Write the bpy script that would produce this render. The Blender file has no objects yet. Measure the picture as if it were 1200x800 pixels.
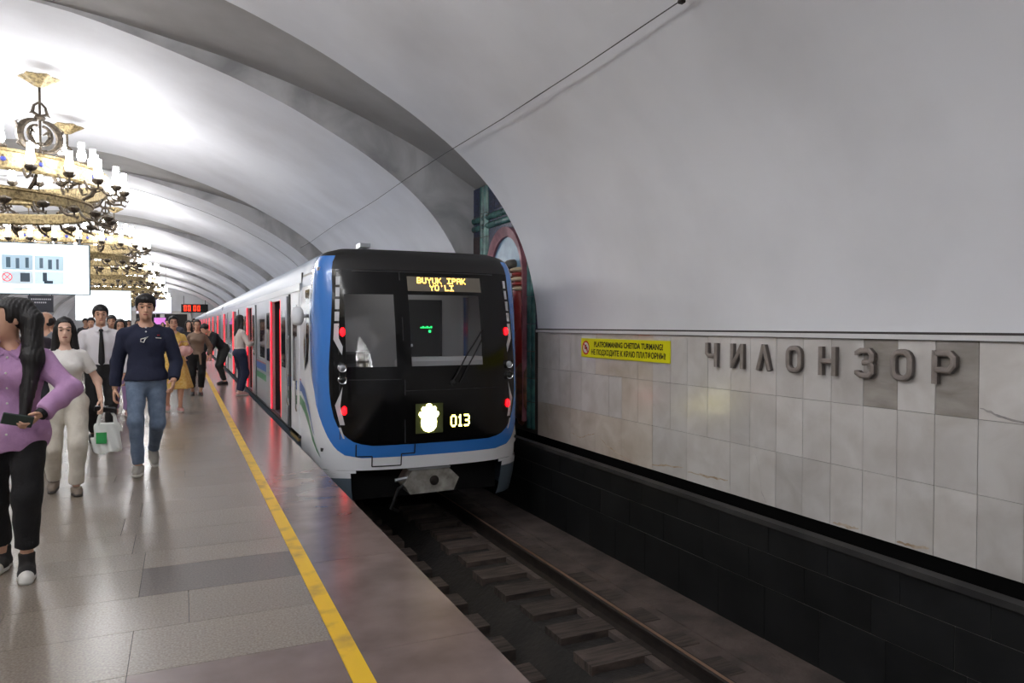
import bpy, math, random
import numpy as np
from mathutils import Vector, Matrix
random.seed(7)
SC = bpy.context.scene
COL = SC.collection
PI = math.pi

# ------------------------------------------------------------------ camera, world, exposure
cam_data = bpy.data.cameras.new('camera')
cam_data.sensor_width = 36.0
cam_data.lens = 850.0 / 1200.0 * 36.0
cam_data.clip_end = 300
cam = bpy.data.objects.new('camera', cam_data)
COL.objects.link(cam)
cam.location = (0, 0, 1.5)
cam.rotation_euler = (math.radians(90 - 1.28), 0, -math.atan(388 / 850.0))
SC.camera = cam
world = bpy.data.worlds.new('world')
SC.world = world
world.use_nodes = True
world.node_tree.nodes['Background'].inputs[0].default_value = (0.02, 0.02, 0.022, 1)
world.node_tree.nodes['Background'].inputs[1].default_value = 0.1
SC.view_settings.view_transform = 'Standard'
SC.view_settings.look = 'None'
SC.view_settings.gamma = 1.0
SC.view_settings.use_curve_mapping = False
SC.view_settings.exposure = 0.0
SC.cycles.max_bounces = 8
SC.cycles.diffuse_bounces = 4
SC.cycles.glossy_bounces = 4
SC.cycles.sample_clamp_indirect = 8.0
CANDLE_POWER = 39.5        # emission of every glass chimney of the chandeliers

# ------------------------------------------------------------------ materials
def srgb(r, g, b):
    def f(c):
        c /= 255.0
        return c / 12.92 if c <= 0.04045 else ((c + 0.055) / 1.055) ** 2.4
    return (f(r), f(g), f(b), 1.0)

def mat(name, col, rough=0.6, metal=0.0, emit=None, estr=0.0, col2=None, nscale=6.0, ndetail=4.0, ramp=(0.35, 0.65),
        bump=0.0, bscale=40.0, rand=0.0, spec=None, trans=0.0, coat=0.0, stretch=None, alpha=None, distort=0.0):
    m = bpy.data.materials.new(name)
    m.use_nodes = True
    nt = m.node_tree
    b = nt.nodes['Principled BSDF']
    b.inputs['Base Color'].default_value = col
    b.inputs['Roughness'].default_value = rough
    b.inputs['Metallic'].default_value = metal
    if spec is not None:
        b.inputs['Specular IOR Level'].default_value = spec
    if trans:
        b.inputs['Transmission Weight'].default_value = trans
    if coat:
        b.inputs['Coat Weight'].default_value = coat
        b.inputs['Coat Roughness'].default_value = 0.08
    if emit is not None:
        b.inputs['Emission Color'].default_value = emit
        b.inputs['Emission Strength'].default_value = estr
    out = None
    pos = None
    def position():
        nonlocal pos
        if pos is None:
            g = nt.nodes.new('ShaderNodeNewGeometry')
            pos = g.outputs['Position']
            if stretch:
                mp = nt.nodes.new('ShaderNodeMapping')
                mp.inputs['Scale'].default_value = stretch
                nt.links.new(pos, mp.inputs['Vector'])
                pos = mp.outputs['Vector']
        return pos
    if col2 is not None:
        n = nt.nodes.new('ShaderNodeTexNoise')
        n.inputs['Scale'].default_value = nscale
        n.inputs['Detail'].default_value = ndetail
        n.inputs['Distortion'].default_value = distort
        nt.links.new(position(), n.inputs['Vector'])
        r = nt.nodes.new('ShaderNodeValToRGB')
        r.color_ramp.elements[0].position = ramp[0]
        r.color_ramp.elements[1].position = ramp[1]
        r.color_ramp.elements[0].color = col
        r.color_ramp.elements[1].color = col2
        nt.links.new(n.outputs['Fac'], r.inputs['Fac'])
        out = r.outputs['Color']
    if rand:
        oi = nt.nodes.new('ShaderNodeObjectInfo')
        mr = nt.nodes.new('ShaderNodeMapRange')
        mr.inputs['To Min'].default_value = 1.0 - rand
        mr.inputs['To Max'].default_value = 1.0 + rand * 0.6
        nt.links.new(oi.outputs['Random'], mr.inputs['Value'])
        hs = nt.nodes.new('ShaderNodeHueSaturation')
        hs.inputs['Color'].default_value = col
        if out is not None:
            nt.links.new(out, hs.inputs['Color'])
        nt.links.new(mr.outputs['Result'], hs.inputs['Value'])
        out = hs.outputs['Color']
    if out is not None:
        nt.links.new(out, b.inputs['Base Color'])
    if bump:
        n2 = nt.nodes.new('ShaderNodeTexNoise')
        n2.inputs['Scale'].default_value = bscale
        n2.inputs['Detail'].default_value = 3
        nt.links.new(position(), n2.inputs['Vector'])
        bp = nt.nodes.new('ShaderNodeBump')
        bp.inputs['Strength'].default_value = bump
        bp.inputs['Distance'].default_value = 0.02
        nt.links.new(n2.outputs['Fac'], bp.inputs['Height'])
        nt.links.new(bp.outputs['Normal'], b.inputs['Normal'])
    return m

# ------------------------------------------------------------------ mesh builder
class MB:
    def __init__(self):
        self.v = []; self.f = []
    def add(self, vs, fs):
        o = len(self.v)
        self.v.extend(tuple(p) for p in vs)
        self.f.extend(tuple(i + o for i in q) for q in fs)
        return self
    def box(self, x0, x1, y0, y1, z0, z1):
        return self.add([(x0, y0, z0), (x1, y0, z0), (x1, y1, z0), (x0, y1, z0), (x0, y0, z1), (x1, y0, z1), (x1, y1, z1), (x0, y1, z1)],
                        [(0, 3, 2, 1), (4, 5, 6, 7), (0, 1, 5, 4), (1, 2, 6, 5), (2, 3, 7, 6), (3, 0, 4, 7)])
    def cbox(self, x0, x1, y0, y1, z0, z1, c=0.01):
        """box with all vertical and horizontal edges chamfered by c (a rounded-looking block)"""
        vs = []
        X, Y, Z = (x0, x1), (y0, y1), (z0, z1)
        sg = (1, -1)
        idx = {}
        for i in (0, 1):
            for j in (0, 1):
                for k in (0, 1):
                    cx, cy, cz = X[i], Y[j], Z[k]
                    dx, dy, dz = sg[i] * c, sg[j] * c, sg[k] * c
                    idx[i, j, k, 'x'] = len(vs); vs.append((cx, cy + dy, cz + dz))
                    idx[i, j, k, 'y'] = len(vs); vs.append((cx + dx, cy, cz + dz))
                    idx[i, j, k, 'z'] = len(vs); vs.append((cx + dx, cy + dy, cz))
        fs = []
        for i in (0, 1):
            q = [idx[i, 0, 0, 'x'], idx[i, 1, 0, 'x'], idx[i, 1, 1, 'x'], idx[i, 0, 1, 'x']]
            fs.append(q if i else q[::-1])
            q = [idx[0, i, 0, 'y'], idx[1, i, 0, 'y'], idx[1, i, 1, 'y'], idx[0, i, 1, 'y']]
            fs.append(q[::-1] if i else q)
            q = [idx[0, 0, i, 'z'], idx[1, 0, i, 'z'], idx[1, 1, i, 'z'], idx[0, 1, i, 'z']]
            fs.append(q if i else q[::-1])
        for i in (0, 1):
            for j in (0, 1):
                fs.append((idx[i, j, 0, 'x'], idx[i, j, 1, 'x'], idx[i, j, 1, 'y'], idx[i, j, 0, 'y']))
                fs.append((idx[i, 0, j, 'x'], idx[i, 1, j, 'x'], idx[i, 1, j, 'z'], idx[i, 0, j, 'z']))
                fs.append((idx[0, i, j, 'y'], idx[1, i, j, 'y'], idx[1, i, j, 'z'], idx[0, i, j, 'z']))
                for k in (0, 1):
                    fs.append((idx[i, j, k, 'x'], idx[i, j, k, 'y'], idx[i, j, k, 'z']))
        return self.add(vs, fs)
    def tube(self, pts, r, n=8, cap=True, closed=False, flat=None):
        pts = [Vector(p) for p in pts]
        m = len(pts)
        rs = r if isinstance(r, (list, tuple)) else [r] * m
        vs = []
        up = None
        for i, p in enumerate(pts):
            if closed:
                t = pts[(i + 1) % m] - pts[i - 1]
            else:
                t = pts[min(i + 1, m - 1)] - pts[max(i - 1, 0)]
            t.normalize()
            if up is None:
                up = Vector((0, 0, 1)) if abs(t.z) < 0.9 else Vector((1, 0, 0))
            a = t.cross(up)
            if a.length < 1e-6:
                a = t.orthogonal()
            a.normalize()
            b = a.cross(t).normalized()
            up = b
            for k in range(n):
                w = 2 * PI * k / n
                vs.append(p + (a * math.cos(w) + b * math.sin(w)) * rs[i])
        fs = []
        for i in range(m if closed else m - 1):
            j = (i + 1) % m
            for k in range(n):
                fs.append((i * n + k, i * n + (k + 1) % n, j * n + (k + 1) % n, j * n + k))
        if cap and not closed:
            fs.append(tuple(range(n))[::-1]); fs.append(tuple((m - 1) * n + k for k in range(n)))
        return self.add(vs, fs)
    def lathe(self, prof, c=(0, 0, 0), n=16, axis='z', a0=0.0, a1=2 * PI, mod=None):
        full = abs(a1 - a0 - 2 * PI) < 1e-6
        cnt = n if full else n + 1
        vs = []
        for r, h in prof:
            for k in range(cnt):
                w = a0 + (a1 - a0) * k / n
                rr = r * (mod(w) if mod else 1.0)
                x, y = rr * math.cos(w), rr * math.sin(w)
                if axis == 'z': p = (c[0] + x, c[1] + y, c[2] + h)
                elif axis == 'y': p = (c[0] + x, c[1] + h, c[2] + y)
                else: p = (c[0] + h, c[1] + x, c[2] + y)
                vs.append(p)
        fs = []
        for i in range(len(prof) - 1):
            for k in range(n):
                k2 = (k + 1) % cnt
                fs.append((i * cnt + k, i * cnt + k2, (i + 1) * cnt + k2, (i + 1) * cnt + k))
        return self.add(vs, fs)
    def prism(self, poly, place, t0, t1):
        """poly: 2D outline; place(u, v, t) gives the 3D point"""
        n = len(poly)
        vs = [place(u, v, t0) for u, v in poly] + [place(u, v, t1) for u, v in poly]
        fs = [tuple(range(n))[::-1], tuple(range(n, 2 * n))] + [(i, (i + 1) % n, n + (i + 1) % n, n + i) for i in range(n)]
        return self.add(vs, fs)
    def grid(self, rows, close=False):
        n = len(rows[0]); vs = [p for r in rows for p in r]
        fs = []
        for i in range(len(rows) - 1):
            for k in range(n if close else n - 1):
                k2 = (k + 1) % n
                fs.append((i * n + k, i * n + k2, (i + 1) * n + k2, (i + 1) * n + k))
        return self.add(vs, fs)
    def mesh(self, name, m, smooth=False, origin=(0, 0, 0)):
        me = bpy.data.meshes.new(name)
        ox, oy, oz = origin
        me.from_pydata([(x - ox, y - oy, z - oz) for x, y, z in self.v], [], self.f)
        for mm in (m if isinstance(m, (list, tuple)) else [m]):
            me.materials.append(mm)
        if smooth:
            me.shade_smooth()
            if smooth != 'all':
                me.set_sharp_from_angle(angle=math.radians(40))
        me.update()
        return me
    def build(self, name, m, parent=None, smooth=False, origin=None):
        if origin is None:
            origin = origin_of(parent)
        me = self.mesh(name, m, smooth, tuple(origin))
        return link(name, me, parent)

def origin_of(o):
    while o is not None:
        if '_o' in o:
            return tuple(o['_o'])
        o = o.parent
    return (0, 0, 0)

def link(name, me, parent=None, loc=None):
    o = bpy.data.objects.new(name, me)
    COL.objects.link(o)
    if parent is not None:
        o.parent = parent
    if loc is not None:
        o.location = loc
    return o

def tag(o, label=None, cat=None, group=None, kind=None):
    if label: o['label'] = label
    if cat: o['category'] = cat
    if group: o['group'] = group
    if kind: o['kind'] = kind
    return o

ROOTS = []
def thing(name, loc, label=None, cat=None, group=None, kind=None, rz=0.0, world_coords=False):
    """An Empty at the thing's base; with world_coords the parts' meshes are given in world coordinates."""
    o = bpy.data.objects.new(name, None)
    COL.objects.link(o)
    o.empty_display_size = 0.1
    o.location = loc
    o.rotation_euler = (0, 0, rz)
    if world_coords:
        o['_o'] = tuple(loc)
        ROOTS.append(o)
    tag(o, label, cat, group, kind)
    return o

def copy_tree(o, parent=None):
    c = o.copy()
    COL.objects.link(c)
    c.parent = parent
    for ch in o.children:
        copy_tree(ch, c)
    return c

UNIT = {}
def piece(name, m, x0, x1, y0, y1, z0, z1, parent, c=0.0):
    """a box piece sharing one unit mesh per material, placed by scale"""
    key = m.name
    if key not in UNIT:
        UNIT[key] = MB().box(-.5, .5, -.5, .5, -.5, .5).mesh(name, m)
    o = link(name, UNIT[key], parent)
    ox, oy, oz = origin_of(parent)
    o.location = ((x0 + x1) / 2 - ox, (y0 + y1) / 2 - oy, (z0 + z1) / 2 - oz)
    o.scale = (x1 - x0, y1 - y0, z1 - z0)
    return o

def interp(t, xs, ys):
    return float(np.interp(t, xs, ys))
# ------------------------------------------------------------------ the station hall
M = {}
M['plaster'] = mat('white_plaster', srgb(224, 225, 230), 0.7, col2=srgb(206, 206, 210), nscale=0.55, ndetail=5, ramp=(0.42, 0.75), bump=0.08, bscale=9)
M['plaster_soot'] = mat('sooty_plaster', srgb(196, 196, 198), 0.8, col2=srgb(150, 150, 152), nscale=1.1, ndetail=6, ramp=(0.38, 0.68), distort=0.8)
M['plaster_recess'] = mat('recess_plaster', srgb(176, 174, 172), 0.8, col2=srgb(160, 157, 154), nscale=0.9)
M['granite'] = mat('beige_granite', srgb(142, 132, 120), 0.26, col2=srgb(112, 102, 92), nscale=90, ndetail=3, ramp=(0.3, 0.7), rand=0.09)
M['granite_dark'] = mat('grey_granite', srgb(106, 98, 92), 0.24, col2=srgb(92, 84, 79), nscale=80, rand=0.04)
M['granite_red'] = mat('reddish_granite', srgb(126, 109, 104), 0.22, col2=srgb(104, 90, 86), nscale=3.0, ndetail=8, rand=0.06)
M['joint'] = mat('dark_joint', srgb(60, 54, 50), 0.9)
M['yellow_paint'] = mat('worn_yellow_paint', srgb(228, 184, 34), 0.45, col2=srgb(180, 142, 62), nscale=5, ndetail=8, ramp=(0.52, 0.7))
M['concrete'] = mat('dusty_concrete', srgb(92, 80, 75), 0.9, col2=srgb(66, 58, 55), nscale=3.5, ndetail=8, bump=0.5, bscale=22)
M['concrete_dark'] = mat('oily_concrete', srgb(40, 36, 34), 0.85, col2=srgb(24, 22, 21), nscale=3.0, ndetail=8, bump=0.6, bscale=18)
M['black_tile'] = mat('black_granite_tile', srgb(20, 21, 22), 0.55, col2=srgb(30, 31, 32), nscale=2.5, ndetail=6, rand=0.2, spec=0.25)
M['wood'] = mat('dirty_sleeper_wood', srgb(84, 72, 66), 0.9, col2=srgb(48, 41, 38), nscale=9, ndetail=6, stretch=(0.4, 3.0, 1.0), rand=0.25, bump=0.6, bscale=30)
M['steel_dark'] = mat('rusty_rail_steel', srgb(48, 40, 37), 0.65, metal=0.4, col2=srgb(34, 28, 26), nscale=8)
M['steel_bright'] = mat('worn_rail_steel', srgb(172, 140, 118), 0.35, metal=0.7)
M['marble'] = mat('grey_marble', srgb(214, 211, 208), 0.2, col2=srgb(194, 189, 184), nscale=3.2, ndetail=10, ramp=(0.35, 0.7), rand=0.13, distort=0.4)
M['marble_grey'] = mat('darker_grey_marble', srgb(168, 162, 156), 0.2, col2=srgb(140, 134, 128), nscale=3.0, ndetail=10, ramp=(0.35, 0.7), rand=0.06, distort=0.3, stretch=(1, 1, 3))
M['marble_warm'] = mat('warm_marble', srgb(210, 202, 192), 0.22, col2=srgb(186, 174, 160), nscale=2.6, ndetail=10, ramp=(0.35, 0.7), rand=0.08, distort=0.5)
M['vein'] = mat('rusty_marble_vein', srgb(164, 140, 112), 0.35, col2=srgb(196, 182, 164), nscale=14)
M['vein_grey'] = mat('grey_marble_vein', srgb(138, 134, 134), 0.3, col2=srgb(176, 172, 168), nscale=14)
M['white_trim'] = mat('white_painted_ledge', srgb(212, 211, 212), 0.5)

XC = -3.7                      # middle of the platform
XW, XL = 4.9, -12.3            # track walls
P = 12.7                       # length of one vault bay
SHELL = [(0.0, 6.32), (1.6, 6.2), (2.65, 6.02), (4.15, 5.58), (4.84, 5.33), (5.43, 5.08), (5.94, 4.82), (6.48, 4.53), (6.88, 4.28),
         (7.25, 4.02), (7.58, 3.74), (7.86, 3.45), (8.12, 3.09), (8.33, 2.7), (8.48, 2.25), (8.57, 1.8), (8.6, 1.44)]
RECESS = [(0.0, 6.34), (1.6, 6.24), (2.6, 6.12), (3.55, 5.94), (4.49, 5.74), (5.49, 5.46), (6.2, 5.22), (6.89, 4.95), (7.72, 4.57), (8.25, 4.25),
          (8.68, 4.0), (8.68, 3.6), (8.68, 3.2), (8.68, 2.7), (8.68, 2.25), (8.68, 1.8), (8.68, 1.44)]
def catmull(pts, sub=3):
    out = []
    n = len(pts)
    for i in range(n - 1):
        p0, p1, p2, p3 = pts[max(i - 1, 0)], pts[i], pts[i + 1], pts[min(i + 2, n - 1)]
        for k in range(sub):
            t = k / sub
            out.append(tuple(0.5 * ((2 * b) + (c - a) * t + (2 * a - 5 * b + 4 * c - d) * t * t + (-a + 3 * b - 3 * c + d) * t ** 3) for a, b, c, d in zip(p0, p1, p2, p3)))
    out.append(pts[-1])
    return out
def both(curve, left):
    right = [(XC + a, z) for a, z in curve]
    l = [(XC - a * left, z) for a, z in curve][1:][::-1]
    return l + right
SH = both(catmull(SHELL), 1.0)
RC = both(catmull(RECESS[:11]) + [(a, z) for a, z in catmull(RECESS[10:])][1:], 1.0)
RECESSES = [9.8 + P * j for j in range(-2, 8)]
RW = 2.7

ceiling = thing('ceiling', (XC, 0, 0), 'white plastered station vault of long shells parted by recessed arches', None, None, 'structure', world_coords=True)
Y0, Y1 = -15.6, RECESSES[-1] + RW
for j in range(len(RECESSES) - 1):
    a, b = RECESSES[j] + RW, RECESSES[j + 1]
    m = MB()
    ys = [a + (b - a) * k / 4 for k in range(5)]
    m.grid([[(x, y, z) for x, z in SH] for y in ys])
    m.build('vault_shell', M['plaster'], ceiling, smooth='all')
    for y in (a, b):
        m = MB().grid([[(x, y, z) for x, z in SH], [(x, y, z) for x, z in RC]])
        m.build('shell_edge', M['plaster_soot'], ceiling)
for a in RECESSES:
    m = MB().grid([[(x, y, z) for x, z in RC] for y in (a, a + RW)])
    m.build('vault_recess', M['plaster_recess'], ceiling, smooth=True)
# dark expansion joints in the shells
M['crack'] = mat('dark_expansion_joint', srgb(58, 54, 52), 0.9)
for y in (27.5, 62.0):
    m = MB().grid([[(x, y + dy, z - 0.02) for x, z in SH[8:-8]] for dy in (0, 0.07)])
    m.build('expansion_joint', M['crack'], ceiling)

# track walls: marble tiles over a black tiled plinth on the right
M['channel'] = mat('shadow_black_channel', srgb(12, 12, 12), 0.95, spec=0.05)  # shadow below the marble painted in as a near-black colour
wall_right = thing('wall_right', (XW, 0, -1.2), 'track wall of grey marble tiles above a black tiled plinth', None, None, 'structure', world_coords=True)
m = MB().box(XW + 0.02, XW + 0.3, Y0, Y1, -0.16, 1.44)
m.build('wall_core', M['joint'], wall_right)
m = MB().box(XW + 0.03, XW + 0.3, Y0, Y1, -1.6, -0.16)
m.build('channel_back', M['channel'], wall_right)
rows_z = [1.392, 0.864, 0.353, -0.154]
cols = [9.79, 9.41, 9.10, 8.78, 8.47, 8.12, 7.79, 7.5, 7.15, 6.86, 6.53, 6.24, 5.91, 5.57, 5.3, 4.97, 4.66, 4.36, 4.05, 3.75, 3.45, 3.14, 2.84]
while cols[-1] > -0.1:
    cols.append(round(cols[-1] - 0.31, 2))
rng = random.Random(3)
for r in range(3):
    cc = cols
    if r == 2:
        cc = [cols[0]] + cols[1:14:2] + cols[14:]
    for k in range(len(cc) - 1):
        ya, yb = cc[k + 1] + 0.002, cc[k] - 0.002
        d = rng.uniform(0, 0.0025)
        mm = M['marble']
        if r == 0 and abs(cc[k] - 4.05) < .02 or r == 0 and abs(cc[k] - 3.45) < .02:
            mm = M['marble_grey']
        elif r < 2 and 7 <= k <= 9 and rng.random() < .5 or r == 0 and k in (5, 6, 8) or r == 2 and k < 5:
            mm = M['marble_warm']
        piece('marble_tile', mm, XW - d, XW + 0.025, ya, yb, rows_z[r + 1] + 0.0015, rows_z[r] - 0.0015, wall_right)
# natural veins that run across single tiles (flat inlays in the stone)
def vein(pts, w, mm):
    """a wavering tapered vein inlaid in the stone"""
    r = random.Random(int(pts[0][0] * 100))
    seg = []
    for (y0, z0), (y1, z1) in zip(pts[:-1], pts[1:]):
        for k in range(6):
            t = k / 6
            seg.append((y0 + (y1 - y0) * t, z0 + (z1 - z0) * t + r.uniform(-.006, .006)))
    seg.append(pts[-1])
    n = len(seg)
    m = MB()
    m.grid([[(XW - 0.0034, y, z - w * ww) , (XW - 0.0034, y, z + w * ww)] for (y, z), ww in zip(seg, [r.uniform(.5, 1.3) * math.sin(PI * (i + .6) / (n + .2)) ** .5 for i in range(n)])])
    m.build('marble_vein', mm, wall_right)
vein([(8.78, 0.02), (8.5, -0.02), (8.3, 0.05), (8.12, 0.09)], 0.008, M['vein'])
vein([(8.1, 0.1), (7.85, -0.02), (7.5, -0.1), (7.15, -0.15)], 0.009, M['vein'])
vein([(6.86, -0.1), (6.6, -0.06), (6.3, -0.03)], 0.012, M['vein'])
vein([(6.22, -0.06), (5.9, -0.05), (5.6, -0.03)], 0.011, M['vein'])
vein([(5.22, 0.3), (5.16, 0.1), (5.14, -0.05), (5.08, -0.14)], 0.006, M['vein_grey'])
vein([(3.13, 0.94), (2.98, 0.9), (2.6, 0.84)], 0.010, M['vein_grey'])
vein([(4.33, -0.13), (4.2, -0.13), (4.08, -0.12)], 0.014, M['vein'])
vein([(3.74, -0.13), (3.6, -0.13), (3.48, -0.11)], 0.013, M['vein'])
m = MB().box(XW - 0.035, XW + 0.1, Y0, 9.8, 1.395, 1.432)
m.build('marble_ledge', M['white_trim'], wall_right)
m = MB().box(XW - 0.004, XW + 0.1, Y0, 9.8, 1.433, 1.45)
m.build('ledge_joint', M['crack'], wall_right)
# beyond the first shell: plain marble skin in the same plane, behind the train
m = MB().box(XW + 0.06, XW + 0.1, 12.5, Y1, -0.15, 1.44)
m.build('marble_facing', M['marble'], wall_right)
m = MB().box(XW, XW + 0.1, Y0, -0.2, -0.15, 1.392)
m.build('marble_facing', M['marble'], wall_right)
# plinth: lip, sunken dark channel, black tiles
XB = 4.52
M['plinth_joint'] = mat('dusty_plinth_joint', srgb(120, 116, 112), 0.9)
m = MB().box(XB + 0.005, XB + 0.07, Y0, Y1, -1.25, -0.2)
m.build('plinth_core', M['plinth_joint'], wall_right)
m = MB().box(XB + 0.07, XW + 0.05, Y0, Y1, -1.25, -0.75)
m.build('cable_channel', M['channel'], wall_right)
m = MB().box(XB - 0.03, XB + 0.07, Y0, Y1, -0.2, -0.155)
M['lip'] = mat('grey_plinth_lip', srgb(52, 51, 50), 0.8, col2=srgb(32, 31, 31), nscale=2.0)  # mottled grey, a little lighter than the black tiles
m.build('plinth_lip', M['lip'], wall_right)
bz = [-0.2, -0.438, -0.731, -1.2]
for r in range(3):
    L = (0.62, 0.62, 0.585)[r]
    y = -0.4 + (0.1, 0.33, 0.42)[r]
    while y < 12.6:
        piece('black_tile', M['black_tile'], XB - rng.uniform(0, 0.004), XB + 0.03, y + 0.003, y + L - 0.003, bz[r + 1] + 0.003, bz[r] - 0.003, wall_right)
        y += L
m = MB().box(XB, XB + 0.03, 12.6, Y1, -1.2, -0.2)
m.build('black_facing', M['black_tile'], wall_right)
m = MB().box(XB, XB + 0.03, Y0, -0.4, -1.2, -0.2)
m.build('black_facing', M['black_tile'], wall_right)

wl = thing('wall_left', (XL, 0, -1.2), 'far track wall of grey marble across the platform', None, None, 'structure', world_coords=True)
MB().box(XL - 0.3, XL, Y0, Y1, -1.25, 1.44).build('marble_facing', M['marble'], wl)
end_poly = [(x, z) for x, z in SH]
for nm, y in (('wall_end', Y1), ('wall_back', Y0)):
    m = MB()
    m.prism([(XW + .1, -1.3)] + [(x, z + 0.06) for x, z in RC][::-1] + [(XL - .1, -1.3)], lambda u, v, t: (u, t, v), y, y + 0.2)
    o = m.build(nm, M['plaster'])
    tag(o, 'white end wall closing the far end of the station' if nm == 'wall_end' else 'white wall closing the near end of the station', None, None, 'structure')

# platform floor
XE = 1.322
XE2 = 2 * XC - XE
floor = thing('floor', (XC, 0, 0), 'polished granite slab platform floor', None, None, 'structure', world_coords=True)
m = MB().box(XE2 + 0.12, XE - 0.12, Y0, Y1, -1.25, -0.012)
m.build('platform_body', M['concrete_dark'], floor)
SLAB_END = 17.0
rows = []
y = 1.2
dep = [0.5, 0.5, 0.5, 0.33, 0.5]
ystops = [1.48, 1.98, 2.48, 2.98, 3.48, 3.98, 4.47, 4.98]
while ystops[-1] < SLAB_END:
    ystops.append(ystops[-1] + rng.choice((0.5, 0.5, 0.5, 0.5, 0.36)))
SLAB_END = ystops[-1]
nsl = 0
for k in range(len(ystops) - 1):
    ya, yb = ystops[k], ystops[k + 1]
    x = 0.645
    first = True
    while x > -3.6 - 0.12 * max(0, ya - 5):
        L = rng.choice((0.87, 0.87, 0.62, 1.05, 0.95))
        mm = M['granite']
        if abs(ya - 4.47) < .02 and first:
            L = 0.87; mm = M['granite_dark']
        elif rng.random() < 0.02:
            mm = M['granite_dark']
        elif rng.random() < 0.04:
            mm = M['granite_red']
        xa = x - L
        piece('granite_slab', mm, xa + 0.0015, x - 0.0015, ya + 0.0015, yb - 0.0015, -0.03, 0.0, floor)
        x = xa; first = False; nsl += 1
    MB().box(XE2 + 0.65, x - 0.0015, ya, yb, -0.03, 0).build('granite_row', M['granite'], floor)
# far and near continuation of the slab floor
def brick_granite():
    mm = M['granite'].copy(); mm.name = 'granite_slab_field'
    nt = mm.node_tree
    b = nt.nodes['Principled BSDF']
    src = b.inputs['Base Color'].links[0].from_socket
    g = nt.nodes.new('ShaderNodeNewGeometry')
    mp = nt.nodes.new('ShaderNodeMapping'); mp.inputs['Scale'].default_value = (1, 1, 1)
    nt.links.new(g.outputs['Position'], mp.inputs['Vector'])
    br = nt.nodes.new('ShaderNodeTexBrick')
    br.inputs['Scale'].default_value = 1.0
    br.inputs['Brick Width'].default_value = 0.87
    br.inputs['Row Height'].default_value = 0.5
    br.inputs['Mortar Size'].default_value = 0.003
    br.inputs['Color1'].default_value = (1, 1, 1, 1)
    br.inputs['Color2'].default_value = (0.75, 0.74, 0.73, 1)
    br.inputs['Mortar'].default_value = (0.35, 0.33, 0.3, 1)
    nt.links.new(mp.outputs['Vector'], br.inputs['Vector'])
    mx = nt.nodes.new('ShaderNodeMixRGB'); mx.blend_type = 'MULTIPLY'; mx.inputs[0].default_value = 1
    nt.links.new(src, mx.inputs[1]); nt.links.new(br.outputs['Color'], mx.inputs[2])
    nt.links.new(mx.outputs[0], b.inputs['Base Color'])
    return mm
M['granite_field'] = brick_granite()
MB().box(XE2 + 0.65, 0.645, SLAB_END, Y1, -0.03, 0).build('slab_field', M['granite_field'], floor)
MB().box(XE2 + 0.65, 0.645, Y0, ystops[0], -0.03, 0).build('slab_field', M['granite_field'], floor)
# yellow line and edge stones
MB().box(0.645, 0.735, Y0, Y1, -0.03, 0.0015).build('yellow_line', M['yellow_paint'], floor)
y = 4.66 - 1.38 * 4
while y < 24:
    piece('edge_stone', M['granite_red'], 0.736, XE, y + 0.0015, y + 1.3785, -0.09, 0.0, floor)
    y += 1.38
MB().box(0.736, XE, y, Y1, -0.09, 0.0).build('edge_kerb', M['granite_red'], floor)
MB().box(0.736, XE, Y0, 4.66 - 1.38 * 4, -0.09, 0.0).build('edge_kerb', M['granite_red'], floor)
MB().box(XE2, XE2 + 0.65, Y0, Y1, -0.09, 0.0).build('edge_kerb', M['granite_red'], floor)

# track bed with centre drain
bed = thing('track_bed', (2.78, 0, -1.2), 'dusty concrete track bed with a dark centre drain', None, None, 'structure', world_coords=True)
m = MB().box(XE - 0.2, XB + 0.1, Y0, Y1, -1.8, -1.62); m.build('drain_floor', M['concrete_dark'], bed)
m = MB().box(3.42, XB + 0.03, Y0, Y1, -1.65, -1.2); m.build('bed_shoulder', M['concrete'], bed)
m = MB().box(4.08, XB + 0.03, Y0, Y1, -1.21, -1.185); m.build('bed_kerb', M['concrete'], bed)
m = MB().prism([(3.43, -1.255), (3.43, -1.65), (2.45, -1.65), (2.45, -1.56), (2.78, -1.36), (2.95, -1.255)], lambda u, v, t: (u, t, v), Y0, Y1); m.build('bed_bench', M['concrete_dark'], bed)
m = MB().box(XE - 0.2, 2.5, Y0, Y1, -1.65, -1.3); m.build('bed_bench', M['concrete_dark'], bed)
MB().box(XL, XE2 + 0.2, Y0, Y1, -1.4, -1.2).build('far_track_bed', M['concrete_dark'], bed)
track = thing('railway_track', (2.78, 0, -1.2), 'steel rails on dirty wooden sleepers beside the black plinth', 'track', world_coords=True)
k = 0
y = 1.0
while y < 12:
    dz = rng.uniform(-0.01, 0.008)
    piece('sleeper', M['wood'], 2.93 + rng.uniform(-.03, .03), 3.98, y, y + 0.3, -1.36, -1.194 + dz, track)
    piece('sleeper', M['wood'], 1.55, 2.52, y, y + 0.3, -1.36, -1.205 + dz, track)
    y += 0.555
RAILP = [(-0.07, 0), (0.07, 0), (0.07, 0.012), (0.02, 0.03), (0.012, 0.10), (0.036, 0.115), (0.036, 0.145), (0.028, 0.152), (-0.028, 0.152), (-0.036, 0.145), (-0.036, 0.115), (-0.012, 0.10), (-0.02, 0.03), (-0.07, 0.012)]
for xr in (3.56, 2.0):
    m = MB(); m.prism(RAILP, lambda u, v, t: (xr + u, t, -1.205 + v), Y0, Y1)
    r = m.build('rail', M['steel_dark'], track)
    MB().box(xr - 0.018, xr + 0.014, Y0, Y1, -1.054, -1.0515).build('rail_head', M['steel_bright'], r)
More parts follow.
